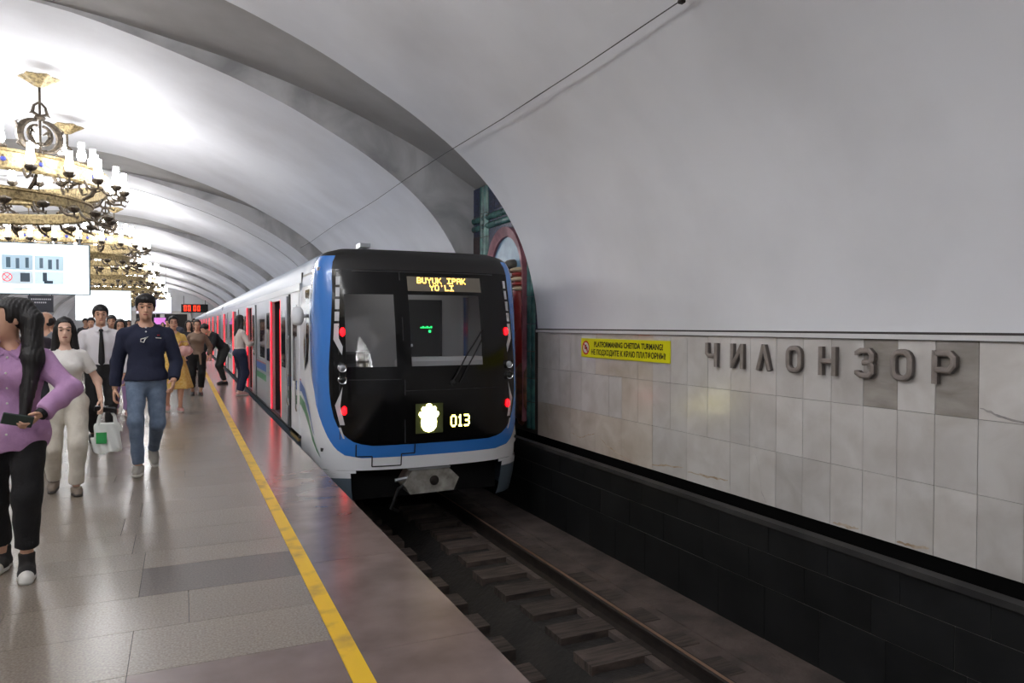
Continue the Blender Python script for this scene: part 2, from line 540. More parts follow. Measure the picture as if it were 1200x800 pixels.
# ------------------------------------------------------------------ the train
M['train_white'] = mat('white_train_paint', srgb(236, 238, 242), 0.3, coat=0.4)
M['train_blue'] = mat('blue_train_paint', srgb(56, 124, 206), 0.25, coat=0.8)
M['train_black'] = mat('gloss_black_mask', srgb(9, 9, 10), 0.14, spec=0.35)
M['train_roofblack'] = mat('matt_black_roof', srgb(24, 23, 23), 0.45)
M['train_grey'] = mat('grey_skirt_paint', srgb(92, 106, 118), 0.4)
M['train_roof'] = mat('pale_grey_roof', srgb(146, 158, 176), 0.38)
M['silver'] = mat('brushed_silver_panel', srgb(196, 200, 206), 0.28, metal=0.75)
M['rubber'] = mat('black_rubber', srgb(18, 18, 19), 0.7)
M['dark_glass'] = mat('dark_tinted_glass', srgb(26, 28, 30), 0.06, spec=0.6)
M['strip_red'] = mat('red_led_strip', srgb(255, 30, 50), 0.5, emit=(1, 0.006, 0.018, 1), estr=5.0)
M['stripe_blue'] = mat('blue_stripe_film', srgb(46, 96, 168), 0.3)
M['stripe_green'] = mat('green_stripe_film', srgb(44, 132, 78), 0.3)
M['stripe_red'] = mat('red_stripe_film', srgb(178, 50, 50), 0.3)
M['interior'] = mat('grey_interior_lining', srgb(120, 118, 118), 0.5)
M['interior_dark'] = mat('dark_interior_floor', srgb(52, 50, 52), 0.5)
M['seat_red'] = mat('red_seat_cloth', srgb(120, 30, 36), 0.8)
M['chrome'] = mat('polished_steel', srgb(210, 210, 212), 0.15, metal=1.0)
M['cab_grey'] = mat('cab_grey_panel', srgb(176, 176, 178), 0.6)
M['cab_dark'] = mat('cab_dark_door', srgb(38, 40, 42), 0.5)
def glass_mat(name, tint, opacity):
    m = bpy.data.materials.new(name); m.use_nodes = True
    nt = m.node_tree
    for n in list(nt.nodes): nt.nodes.remove(n)
    o = nt.nodes.new('ShaderNodeOutputMaterial')
    tr = nt.nodes.new('ShaderNodeBsdfTransparent'); tr.inputs[0].default_value = tint
    gl = nt.nodes.new('ShaderNodeBsdfGlossy'); gl.inputs['Roughness'].default_value = 0.03
    gl.inputs['Color'].default_value = (1, 1, 1, 1)
    mx = nt.nodes.new('ShaderNodeMixShader')
    mx.inputs[0].default_value = opacity
    nt.links.new(tr.outputs[0], mx.inputs[1]); nt.links.new(gl.outputs[0], mx.inputs[2])
    nt.links.new(mx.outputs[0], o.inputs[0])
    return m
M['windscreen'] = glass_mat('windscreen_glass', (0.86, 0.88, 0.89, 1), 0.03)
M['led_amber'] = mat('amber_led', srgb(255, 200, 90), 0.5, emit=srgb(255, 196, 80), estr=9.0)
M['led_yellow'] = mat('yellow_led', srgb(255, 240, 120), 0.5, emit=srgb(255, 236, 110), estr=14.0)
M['led_red'] = mat('red_tail_lamp', srgb(255, 20, 20), 0.4, emit=(1, 0.002, 0.004, 1), estr=12.0)
M['led_green'] = mat('green_led', srgb(40, 255, 120), 0.5, emit=srgb(40, 255, 120), estr=3.0)
M['led_board'] = mat('unlit_led_board', srgb(112, 106, 96), 0.5)
M['reflector'] = mat('grey_chevron_reflector', srgb(190, 192, 196), 0.4)
M['lamp_glass'] = mat('clear_lamp_glass', srgb(190, 195, 205), 0.1, metal=0.6)

TX = 2.78
HW = 1.33
SECT = [(1.26, -0.68), (1.29, -0.6), (1.32, -0.45), (1.335, -0.31), (1.342, -0.25), (1.345, -0.215), (1.348, -0.15), (1.35, -0.065), (1.35, -0.03), (1.35, 0.03), (1.35, 0.08),
        (1.35, 0.1), (1.35, 0.13), (1.35, 0.18), (1.35, 0.24), (1.35, 0.32), (1.35, 0.42), (1.35, 0.55), (1.35, 0.7), (1.35, 0.85), (1.35, 1.01),
        (1.35, 1.2), (1.35, 1.4), (1.348, 1.6), (1.345, 1.75), (1.34, 1.87), (1.335, 1.93), (1.33, 2.0), (1.325, 2.09), (1.315, 2.17), (1.295, 2.26), (1.25, 2.34), (1.17, 2.395), (1.0, 2.44), (0.65, 2.47), (0.3, 2.48), (0.02, 2.482)]
SECT = [(w * HW / 1.35, z) for w, z in SECT]
def nose_y(z):
    return interp(z, [-0.68, -0.3, 0.1, 0.6, 1.0, 1.5, 1.9, 2.2, 2.34, 2.44, 2.482], [8.50, 8.42, 8.36, 8.35, 8.37, 8.45, 8.54, 8.63, 8.72, 8.92, 9.3])
YC0, NEXP, YBACK = 9.05, 2.6, 9.97
def w_at(z):
    return interp(z, [s[1] for s in SECT], [s[0] for s in SECT])
def front(t, z, w=None, off=0.0):
    """t: -2 .. 2 round the nose; |t|<=1 on the curved front, 1..2 along the straight side"""
    w = w_at(z) if w is None else w
    D = max(YC0 - nose_y(z), 0.02) if z < 2.44 else 0.1
    yc = max(YC0, nose_y(z) + 0.02)
    D = yc - nose_y(z)
    s = 1 if t >= 0 else -1
    a = abs(t)
    if a <= 1:
        ph = a * PI / 2
        u = w * math.sin(ph) ** (2 / NEXP); y = yc - D * math.cos(ph) ** (2 / NEXP) if a < 1 else yc
        p = Vector((TX + s * u, y, z))
    else:
        p = Vector((TX + s * w, yc + (a - 1) * (YBACK - yc), z))
    if off:
        e = 1e-3
        du = front(min(t + e, 2), z) - front(max(t - e, -2), z)
        dz = front(t, min(z + 0.02, 2.4)) - front(t, z - 0.02)
        n = du.cross(dz)
        if n.length > 1e-9:
            p = p + n.normalized() * off
    return p
def t_of_u(u, z=0.5):
    a = min(abs(u) / w_at(z), 1.0)
    return math.copysign(math.asin(a ** (NEXP / 2)) / (PI / 2), u)
MASK = [(0.08, 0.74), (0.1, 0.86), (0.13, 0.95), (0.18, 1.02), (0.24, 1.075), (0.32, 1.12), (0.42, 1.155), (0.55, 1.18), (0.7, 1.195), (0.85, 1.2), (1.01, 1.2), (1.4, 1.175), (1.87, 1.145), (2.17, 1.135), (2.26, 1.12), (2.34, 1.08), (2.395, 1.0), (2.44, .86), (2.47, .56), (2.482, .017)]
def t_mask(z):
    return t_of_u(interp(z, [a for a, b in MASK], [b for a, b in MASK]), z)
def t_blue(z):
    pts = [(-0.065, t_of_u(0.86)), (-0.03, t_of_u(1.04)), (0.03, t_of_u(1.12)), (0.08, t_of_u(1.16)), (0.18, t_of_u(1.215)), (0.32, t_of_u(1.265)), (0.55, t_of_u(1.315)), (0.75, 0.95), (0.9, 1.06), (1.1, 1.14), (1.5, 1.17), (2.482, 1.17)]
    return interp(z, [a for a, b in pts], [b for a, b in pts])
CUT_U, CUT_Z, MASK_Z, BLUE_Z, WIN_Z0, WIN_Z1 = 0.98, -0.215, 0.08, -0.065, 1.01, 1.87
WIN = [(-1.02, -0.45), (-0.27, 0.66)]      # two front windows, lateral range

head = thing('metro_train_car', (TX, 19.0, -1.05), 'leading metro car with black windscreen mask, blue frame and red tail lamps', 'train', 'coupled metro cars', world_coords=True)
patches = {'black': MB(), 'roofblack': MB(), 'blue': MB(), 'white': MB(), 'grey': MB(), 'grey2': MB(), 'glass': MB(), 'roof': MB()}
zs = [s[1] for s in SECT]
for i in range(len(SECT) - 1):
    (wa, za), (wb, zb) = SECT[i], SECT[i + 1]
    zm = (za + zb) / 2
    def cols_at(z):
        tb = t_blue(max(z, BLUE_Z)); tm = t_mask(max(z, MASK_Z))
        tb = max(tb, tm + 0.02)
        segs = []
        def span(a, b, n, kind):
            for k in range(n): segs.append((a + (b - a) * k / n, kind))
        # left half from the side to the middle, then mirrored
        span(-2.0, -tb, 6, 'side')
        span(-tb, -tm, 5, 'frame')
        wl = [t_of_u(a, zm) for w_ in WIN for a in w_] if z <= 2.2 and z >= 0.2 else [t_of_u(a, 1.0) for w_ in WIN for a in w_]
        lim = tm - 0.004
        wl = [max(-lim, min(lim, a)) for a in wl]
        span(-tm, wl[0], 3, 'mask')
        span(wl[0], wl[1], 5, 'win')
        span(wl[1], wl[2], 3, 'mask')
        span(wl[2], wl[3], 6, 'win')
        span(wl[3], tm, 4, 'mask')
        span(tm, tb, 5, 'frame')
        span(tb, 2.0, 6, 'side')
        segs.append((2.0, 'end'))
        return segs
    A, B = cols_at(za), cols_at(zb)
    if zb <= CUT_Z + 1e-6:
        tc = t_of_u(CUT_U - (0.06 if za > -0.26 else 0.0), 0)
        T = [-2 + (2 - tc) * k / 10 for k in range(11)]
        for sgn in (-1, 1):
            rowa = [front(sgn * -t if sgn > 0 else t, za, wa) for t in T]
            rowb = [front(sgn * -t if sgn > 0 else t, zb, wb) for t in T]
            kind = ('grey' if sgn < 0 else 'grey2') if zm < -0.31 else 'white'
            patches[kind].grid([rowa, rowb] if sgn < 0 else [rowa[::-1], rowb[::-1]])
        continue
    for k in range(len(A) - 1):
        kind = A[k][1]
        if kind == 'side': nm = 'white' if zm < 2.0 else 'roof'
        elif kind == 'frame': nm = 'white' if zm < BLUE_Z else 'blue'
        else:
            if zm < BLUE_Z: nm = 'white'
            elif zm < MASK_Z: nm = 'blue'
            elif kind == 'win' and WIN_Z0 < zm < WIN_Z1: nm = 'glass'
            elif zm > 2.17: nm = 'roofblack'
            else: nm = 'black'
        if kind == 'frame' and zm > 2.34: nm = 'roofblack'
        patches[nm].add([front(A[k][0], za, wa), front(A[k + 1][0], za, wa), front(B[k + 1][0], zb, wb), front(B[k][0], zb, wb)], [(0, 1, 2, 3)])
def weld(mb):
    key = {}; nv = []; mp = []
    for p in mb.v:
        q = (round(p[0], 4), round(p[1], 4), round(p[2], 4))
        if q not in key:
            key[q] = len(nv); nv.append(p)
        mp.append(key[q])
    mb.v = nv
    fs = []
    for f in mb.f:
        g = []
        for i in f:
            if mp[i] not in g: g.append(mp[i])
        if len(g) >= 3: fs.append(tuple(g))
    mb.f = fs
    return mb
for key, nm, mm in (('black', 'front_mask', 'train_black'), ('roofblack', 'roof_cowl', 'train_roofblack'), ('blue', 'blue_frame', 'train_blue'), ('white', 'cab_shell', 'train_white'),
                    ('grey', 'cab_skirt', 'train_grey'), ('grey2', 'cab_skirt', 'train_grey'), ('glass', 'windscreen', 'windscreen'), ('roof', 'cab_roof', 'train_roof')):
    weld(patches[key]).build(nm, M[mm], head, smooth='all')

def decal(mb, pts, off=0.004):
    """closed quad strip on the front surface: pts = list of pairs ((t,z),(t,z))"""
    vs = []
    for a, b in pts:
        vs += [front(a[0], a[1], off=-off), front(b[0], b[1], off=-off)]
    fs = [(2 * i, 2 * i + 1, 2 * i + 3, 2 * i + 2) for i in range(len(pts) - 1)]
    return mb.add(vs, fs)
def rect(mb, u0, u1, z0, z1, off=0.004, nu=6, nz=4):
    rows = []
    for j in range(nz + 1):
        z = z0 + (z1 - z0) * j / nz
        rows.append([front(t_of_u(u0 + (u1 - u0) * i / nu, z), z, off=-off) for i in range(nu + 1)])
    mb.grid(rows); return mb
# sign check of the surface normal: off<0 must come toward the camera
_p, _q = front(0.0, 1.0), front(0.0, 1.0, off=-0.01)
OFFS = 1.0 if _q.y < _p.y else -1.0
_front = front
def front(t, z, w=None, off=0.0):
    return _front(t, z, w, off * OFFS)

# destination board with dot-matrix lettering
board = rect(MB(), -0.27, 0.70, 1.915, 2.095, 0.006).build('destination_display', M['led_board'], head, smooth=True)
FONT5 = {'B': '11110 10001 10001 11110 10001 10001 11110', 'U': '10001 10001 10001 10001 10001 10001 01110', 'Y': '10001 10001 01010 00100 00100 00100 00100',
         'K': '10001 10010 10100 11000 10100 10010 10001', 'I': '11111 00100 00100 00100 00100 00100 11111', 'P': '11110 10001 10001 11110 10000 10000 10000',
         'A': '01110 10001 10001 11111 10001 10001 10001', 'O': '01110 10001 10001 10001 10001 10001 01110', "'": '00100 00100 00000 00000 00000 00000 00000',
         'L': '10000 10000 10000 10000 10000 10000 11111', '0': '01110 10001 10001 10001 10001 10001 01110', '1': '00100 01100 00100 00100 00100 00100 01110',
         '3': '11110 00001 00001 01110 00001 00001 11110', ' ': '00000 00000 00000 00000 00000 00000 00000'}
def led_text(mb, text, u0, ztop, dw, dh, off=0.010, fat=0.40):
    for ci, ch in enumerate(text):
        for r, row in enumerate(FONT5[ch].split()):
            for c, bit in enumerate(row):
                if bit == '1':
                    u = u0 + (ci * 6 + c) * dw; z = ztop - r * dh
                    a, b = fat * dw, fat * dh
                    mb.add([front(t_of_u(u - a, z), z - b, off=-off), front(t_of_u(u + a, z), z - b, off=-off), front(t_of_u(u + a, z), z + b, off=-off), front(t_of_u(u - a, z), z + b, off=-off)], [(0, 1, 2, 3)])
    return mb
m = MB()
led_text(m, 'BUYUK IPAK', -0.14, 2.078, 0.0108, 0.0104)
led_text(m, "YO'LI", 0.015, 1.990, 0.0108, 0.0104)
m.build('destination_lettering', M['led_amber'], board)['kind'] = 'stuff'
# emblem and route number
pan = rect(MB(), -0.235, 0.11, 0.20, 0.56, 0.004).build('emblem_panel', mat('olive_backing_panel', srgb(70, 76, 40), 0.4), head, smooth=True)  # plain olive-green panel behind the emblem, no emission
EMBH = [(0.0, 0.175), (0.03, 0.165), (0.04, 0.13), (0.075, 0.14), (0.095, 0.11), (0.085, 0.08), (0.115, 0.075), (0.128, 0.045), (0.11, 0.015), (0.09, 0.0), (0.098, -0.05), (0.09, -0.11), (0.06, -0.15), (0.025, -0.165), (0.0, -0.17)]
EMB = EMBH + [(-x, z) for x, z in EMBH[1:-1]][::-1]
def face_poly(poly, uc, zc, off=0.012):
    vs = [front(t_of_u(uc, zc), zc, off=-off)] + [front(t_of_u(uc + x, zc + z), zc + z, off=-off) for x, z in poly]
    n = len(poly)
    return MB().add(vs, [(0, 1 + k, 1 + (k + 1) % n) for k in range(n)])
M['led_white'] = mat('white_yellow_emblem_light', srgb(255, 255, 210), 0.5, emit=srgb(255, 246, 170), estr=14.0)
em = face_poly(EMB, -0.07, 0.385).build('lit_emblem', M['led_white'], head)
ring = MB()
for k in range(24):
    w0, w1 = 2 * PI * k / 24, 2 * PI * (k + 1) / 24
    q = []
    for (w, r) in ((w0, .05), (w1, .05), (w1, .062), (w0, .062)):
        x, z = -0.07 + r * math.cos(w), 0.345 + r * 1.2 * math.sin(w)
        q.append(front(t_of_u(x, z), z, off=-0.014))
    ring.add(q, [(0, 1, 2, 3)])
ring.build('emblem_ring', mat('dim_emblem_line', srgb(200, 190, 70), 0.5, emit=srgb(220, 205, 60), estr=0.8), em)
for i, ch in enumerate('013'):
    led_text(MB(), ch, 0.215 + i * 6 * 0.0148, 0.395, 0.0148, 0.0208, 0.012, 0.5).build('number_digit', M['led_yellow'], head)

# lamps, chevrons
for s in (-1, 1):
    def tt(u, z): return t_of_u(s * u, z)
    for z0, z1, u0, u1 in ((2.08, 1.98, 1.05, 1.10), (1.95, 1.84, 1.058, 1.108), (1.81, 1.69, 1.066, 1.118), (1.66, 1.55, 1.074, 1.128)):
        MB().add([front(tt(u0, z0), z0, off=-.006), front(tt(u1 - .004, z0), z0, off=-.006), front(tt(u1, z1), z1, off=-.006), front(tt(u0 + .008, z1), z1, off=-.006)], [(0, 1, 2, 3)]).build('chevron_reflector', M['reflector'], head)
    MB().add([front(tt(u, z), z, off=-.006) for u, z in ((1.082, 1.52), (1.134, 1.52), (1.145, 1.33), (1.06, 1.15), (1.05, 1.25), (1.09, 1.35))], [(0, 1, 2, 5), (2, 3, 4, 5)]).build('chevron_reflector', M['reflector'], head)
    MB().add([front(tt(u, z), z, off=-.006) for u, z in ((1.06, 0.78), (1.085, 0.70), (1.14, 0.56), (1.09, 0.33), (1.04, 0.33), (1.085, 0.55))], [(0, 1, 2, 5), (2, 3, 4, 5)]).build('chevron_reflector', M['reflector'], head)
    MB().add([front(tt(u, z), z, off=-.006) for u, z in ((1.08, 0.30), (1.105, 0.30), (1.06, 0.17), (1.04, 0.17))], [(0, 1, 2, 3)]).build('chevron_reflector', M['reflector'], head)
    for z, u in ((1.42, 1.045), (0.50, 1.04)):
        p = front(tt(u, z), z, off=-0.012)
        o = MB().lathe([(0.0, -0.02), (0.026, -0.014), (0.034, 0.0), (0.034, 0.03)], (0, 0, 0), 14, 'y').mesh('tail_lamp', M['led_red'], True)
        ob = link('tail_lamp', o, head, Vector(p) - Vector(origin_of(head)))
        ob.scale = (0.8, 1, 1.5)
        ob['label'] = 'glowing red tail lamp'
    for z in (1.0, 0.86):
        p = front(tt(1.055, z), z, off=-0.03)
        bez = MB().lathe([(0.05, 0.06), (0.056, 0.0), (0.05, -0.016), (0.040, -0.008)], tuple(p), 20, 'y').build('headlamp_bezel', M['chrome'], head, smooth=True)
        MB().lathe([(0.0, -0.012), (0.02, -0.010), (0.038, -0.004)], tuple(p), 20, 'y').build('headlamp_lens', M['lamp_glass'] if z > .9 else M['dark_glass'], bez, smooth=True)
# thin door outline, joints and the coupler flap outline
def line(mb, pts, w=0.006, off=0.005):
    for (u0, z0), (u1, z1) in zip(pts[:-1], pts[1:]):
        n = 8 if abs(u1 - u0) > .2 else 3
        for i in range(n):
            a, b = i / n, (i + 1) / n
            ua, za, ub, zb = u0 + (u1 - u0) * a, z0 + (z1 - z0) * a, u0 + (u1 - u0) * b, z0 + (z1 - z0) * b
            if abs(u1 - u0) > abs(z1 - z0): q = [(ua, za - w), (ub, zb - w), (ub, zb + w), (ua, za + w)]
            else: q = [(ua - w, za), (ua + w, za), (ub + w, zb), (ub - w, zb)]
            mb.add([front(t_of_u(u, z), z, off=-off) for u, z in q], [(0, 1, 2, 3)])
    return mb
M['seam'] = mat('dark_grey_seam', srgb(40, 40, 42), 0.4)
line(MB(), [(-1.09, 2.15), (-1.09, 0.16)], 0.004).build('door_seam', M['seam'], head)
line(MB(), [(-0.36, 2.15), (-0.36, 0.1)], 0.006).build('door_seam', M['seam'], head)
line(MB(), [(-1.09, 2.15), (0.9, 2.15)], 0.006).build('door_seam', M['seam'], head)
line(MB(), [(-0.36, 0.72), (0.92, 0.72)], 0.003).build('door_seam', M['seam'], head)
line(MB(), [(-1.0, 0.86), (-0.4, 0.86)], 0.003).build('door_seam', M['seam'], head)
line(MB(), [(-0.92, 0.10), (-0.92, -0.045), (-0.74, -0.045), (-0.74, -0.17), (-0.40, -0.17), (-0.40, -0.03), (-0.24, -0.03), (-0.24, 0.08)], 0.007, 0.004).build('coupler_flap_seam', M['rubber'], head)
# wiper
wp = [front(t_of_u(u, z), z, off=-0.03) for u, z in ((0.22, 0.80), (0.3, 0.92), (0.42, 1.12), (0.56, 1.3), (0.66, 1.44))]
wip = MB().tube(wp, 0.009, 6).build('wiper_arm', M['rubber'], head)
wp2 = [front(t_of_u(u, z), z, off=-0.018) for u, z in ((0.33, 0.80), (0.46, 1.02), (0.58, 1.2), (0.68, 1.36))]
MB().tube(wp2, 0.008, 6).build('wiper_blade', M['rubber'], wip)
p = front(t_of_u(0.24, .8), .8, off=-0.02)
MB().lathe([(0.0, -0.02), (0.03, -0.015), (0.035, 0.02)], tuple(p), 12, 'y').build('wiper_pivot', M['rubber'], wip, smooth=True)

# cab interior seen through the windscreen
cabin = MB().box(TX - 1.25, TX + 1.25, 9.9, 9.93, 0.3, 2.2).build('cab_partition', M['cab_grey'], head)
MB().box(TX - 0.02, TX + 0.62, 9.86, 9.9, 0.3, 1.86).build('partition_door', M['cab_dark'], cabin)
MB().box(TX + 0.95, TX + 1.02, 9.86, 9.9, 0.9, 1.9).build('partition_handrail', M['chrome'], cabin)
for xs in (TX - HW + 0.03, TX + HW - 0.06):
    MB().box(xs, xs + 0.03, 9.12, 9.93, 0.04, 2.16).build('cab_side_lining', M['interior'], head)
MB().box(TX - 1.28, TX + 1.28, 8.9, 9.93, 2.16, 2.2).build('cab_ceiling', M['cab_grey'], head)
MB().box(TX - 1.28, TX + 1.28, 8.75, 9.93, 0.0, 0.04).build('cab_floor', M['cab_dark'], head)
MB().cbox(TX - 0.28, TX + 0.9, 8.72, 9.15, 0.75, 1.09, 0.04).build('driver_desk', M['cab_grey'], head)
MB().tube([(TX - 0.1, 9.2, 1.05), (TX - 0.1, 9.2, 1.22), (TX - 0.02, 9.18, 1.24)], 0.02, 8).build('control_lever', M['train_white'], head)
m = MB()
for i in range(6): m.box(TX + 0.30 + i * .03, TX + 0.316 + i * .03, 9.852, 9.86, 1.46, 1.475 + (i % 2) * .012)
m.box(TX + 0.42, TX + 0.45, 9.852, 9.86, 1.40, 1.43)
m.build('indicator_lights', M['led_green'], head)['kind'] = 'stuff'
m = MB().cbox(TX - 0.9, TX - 0.5, 9.5, 9.7, 1.0, 1.15, .03); m.box(TX - 0.85, TX - .55, 9.55, 9.65, 0.1, 1.0)
m.build('cab_seat', M['cab_dark'], head)
m = MB().box(TX - 0.5, TX + 0.6, 9.3, 9.5, 2.12, 2.155)
m.build('cab_lamp', mat('cab_lamp_panel', srgb(240, 240, 235), 0.5, emit=(1, 0.98, 0.92, 1), estr=2.2), head)

# coupler below the nose
cp = MB()
cp.prism([(-0.36, -0.42), (-0.26, -0.25), (0.2, -0.24), (0.34, -0.38), (0.27, -0.53), (-0.28, -0.54)], lambda u, v, t: (TX + u, t, v), 8.42, 8.75)
cp.box(TX - 0.12, TX + 0.10, 8.75, 9.6, -0.44, -0.28)
cpo = cp.build('coupler', mat('oily_coupler_steel', srgb(168, 166, 160), 0.5, metal=0.2, col2=srgb(112, 108, 102), nscale=7), head)
MB().lathe([(0.0, -0.03), (0.05, -0.02), (0.07, 0.02)], (TX + 0.02, 8.42, -0.39), 14, 'y').build('coupler_cone', M['steel_dark'], cpo, smooth=True)
MB().box(TX - 0.3, TX + 0.22, 8.40, 8.5, -0.245, -0.225).build('coupler_plate', M['silver'], cpo)
MB().tube([(TX - 0.3, 8.5, -0.42), (TX - 0.42, 8.45, -0.46), (TX - 0.5, 8.5, -0.7), (TX - 0.3, 8.9, -0.85)], 0.02, 6).build('hose', M['rubber'], cpo)
MB().tube([(TX - 0.28, 8.46, -0.34), (TX - 0.46, 8.46, -0.36)], 0.022, 8).build('coupler_pin', M['silver'], cpo)
MB().box(TX - 1.2, TX + 1.2, 9.3, 9.6, -0.75, -0.1).build('undergear', M['rubber'], head)

# curved stripes sweeping down the white cab corner
def stripe(nm, mm, path):
    mb = MB(); decal(mb, path, 0.004); mb.build(nm, M[mm], head)
def sy(y):  # t on the left side for a world Y
    return -(1 + (y - YC0) / (YBACK - YC0))
stripe('green_stripe', 'stripe_green', [((sy(9.95), 0.44), (sy(9.95), 0.56)), ((sy(9.6), 0.36), (sy(9.6), 0.50)), ((sy(9.3), 0.24), (sy(9.3), 0.35)), ((-1.0, 0.10), (-1.0, 0.17)), ((-0.88, 0.0), (-0.88, 0.03)), ((-0.80, -0.075), (-0.80, -0.072))])
stripe('blue_stripe', 'stripe_blue', [((sy(9.95), 0.64), (sy(9.95), 0.76)), ((sy(9.6), 0.54), (sy(9.6), 0.68)), ((sy(9.3), 0.40), (sy(9.3), 0.5)), ((-1.0, 0.24), (-1.0, 0.29)), ((-0.93, 0.17), (-0.93, 0.175))])
# driver's side window and mirror
sw = MB().add([front(sy(y), z, off=-0.006) for y, z in ((9.28, 1.95), (9.62, 1.95), (9.66, 1.2), (9.60, 0.92), (9.34, 1.05), (9.25, 1.3))], [(0, 1, 2, 3, 4, 5)])
sw.build('cab_side_window', M['dark_glass'], head)
mir = MB().lathe([(0.0, -0.125), (0.05, -0.115), (0.075, -0.075), (0.085, 0.0), (0.07, 0.075), (0.042, 0.11), (0.0, 0.12)], (TX - HW - 0.11, 9.46, 1.62), 16, 'z').build('side_mirror', M['train_white'], head, smooth='all')
MB().tube([(TX - HW - 0.07, 9.5, 1.62), (TX - HW + 0.02, 9.56, 1.62)], 0.025, 8).build('mirror_arm', M['train_white'], mir)
# cab door on the platform side
cd = MB().box(TX - HW - 0.012, TX - HW + 0.03, 10.05, 10.78, 0.03, 1.93).build('cab_door', M['train_white'], head)
MB().cbox(TX - HW - 0.016, TX - HW - 0.01, 10.22, 10.60, 0.72, 1.78, 0.002).build('cab_door_window', M['dark_glass'], cd)
for yy in (9.995, 10.83):
    MB().tube([(TX - HW - 0.05, yy, 0.35), (TX - HW - 0.06, yy, 0.4), (TX - HW - 0.06, yy, 1.3), (TX - HW - 0.05, yy, 1.35)], 0.014, 8).build('grab_rail', M['chrome'], head)
MB().box(TX - HW - 0.03, TX - HW, 10.05, 10.78, -0.06, 0.02).build('cab_door_step', mat('yellowish_step_plate', srgb(150, 128, 80), 0.6), cd)

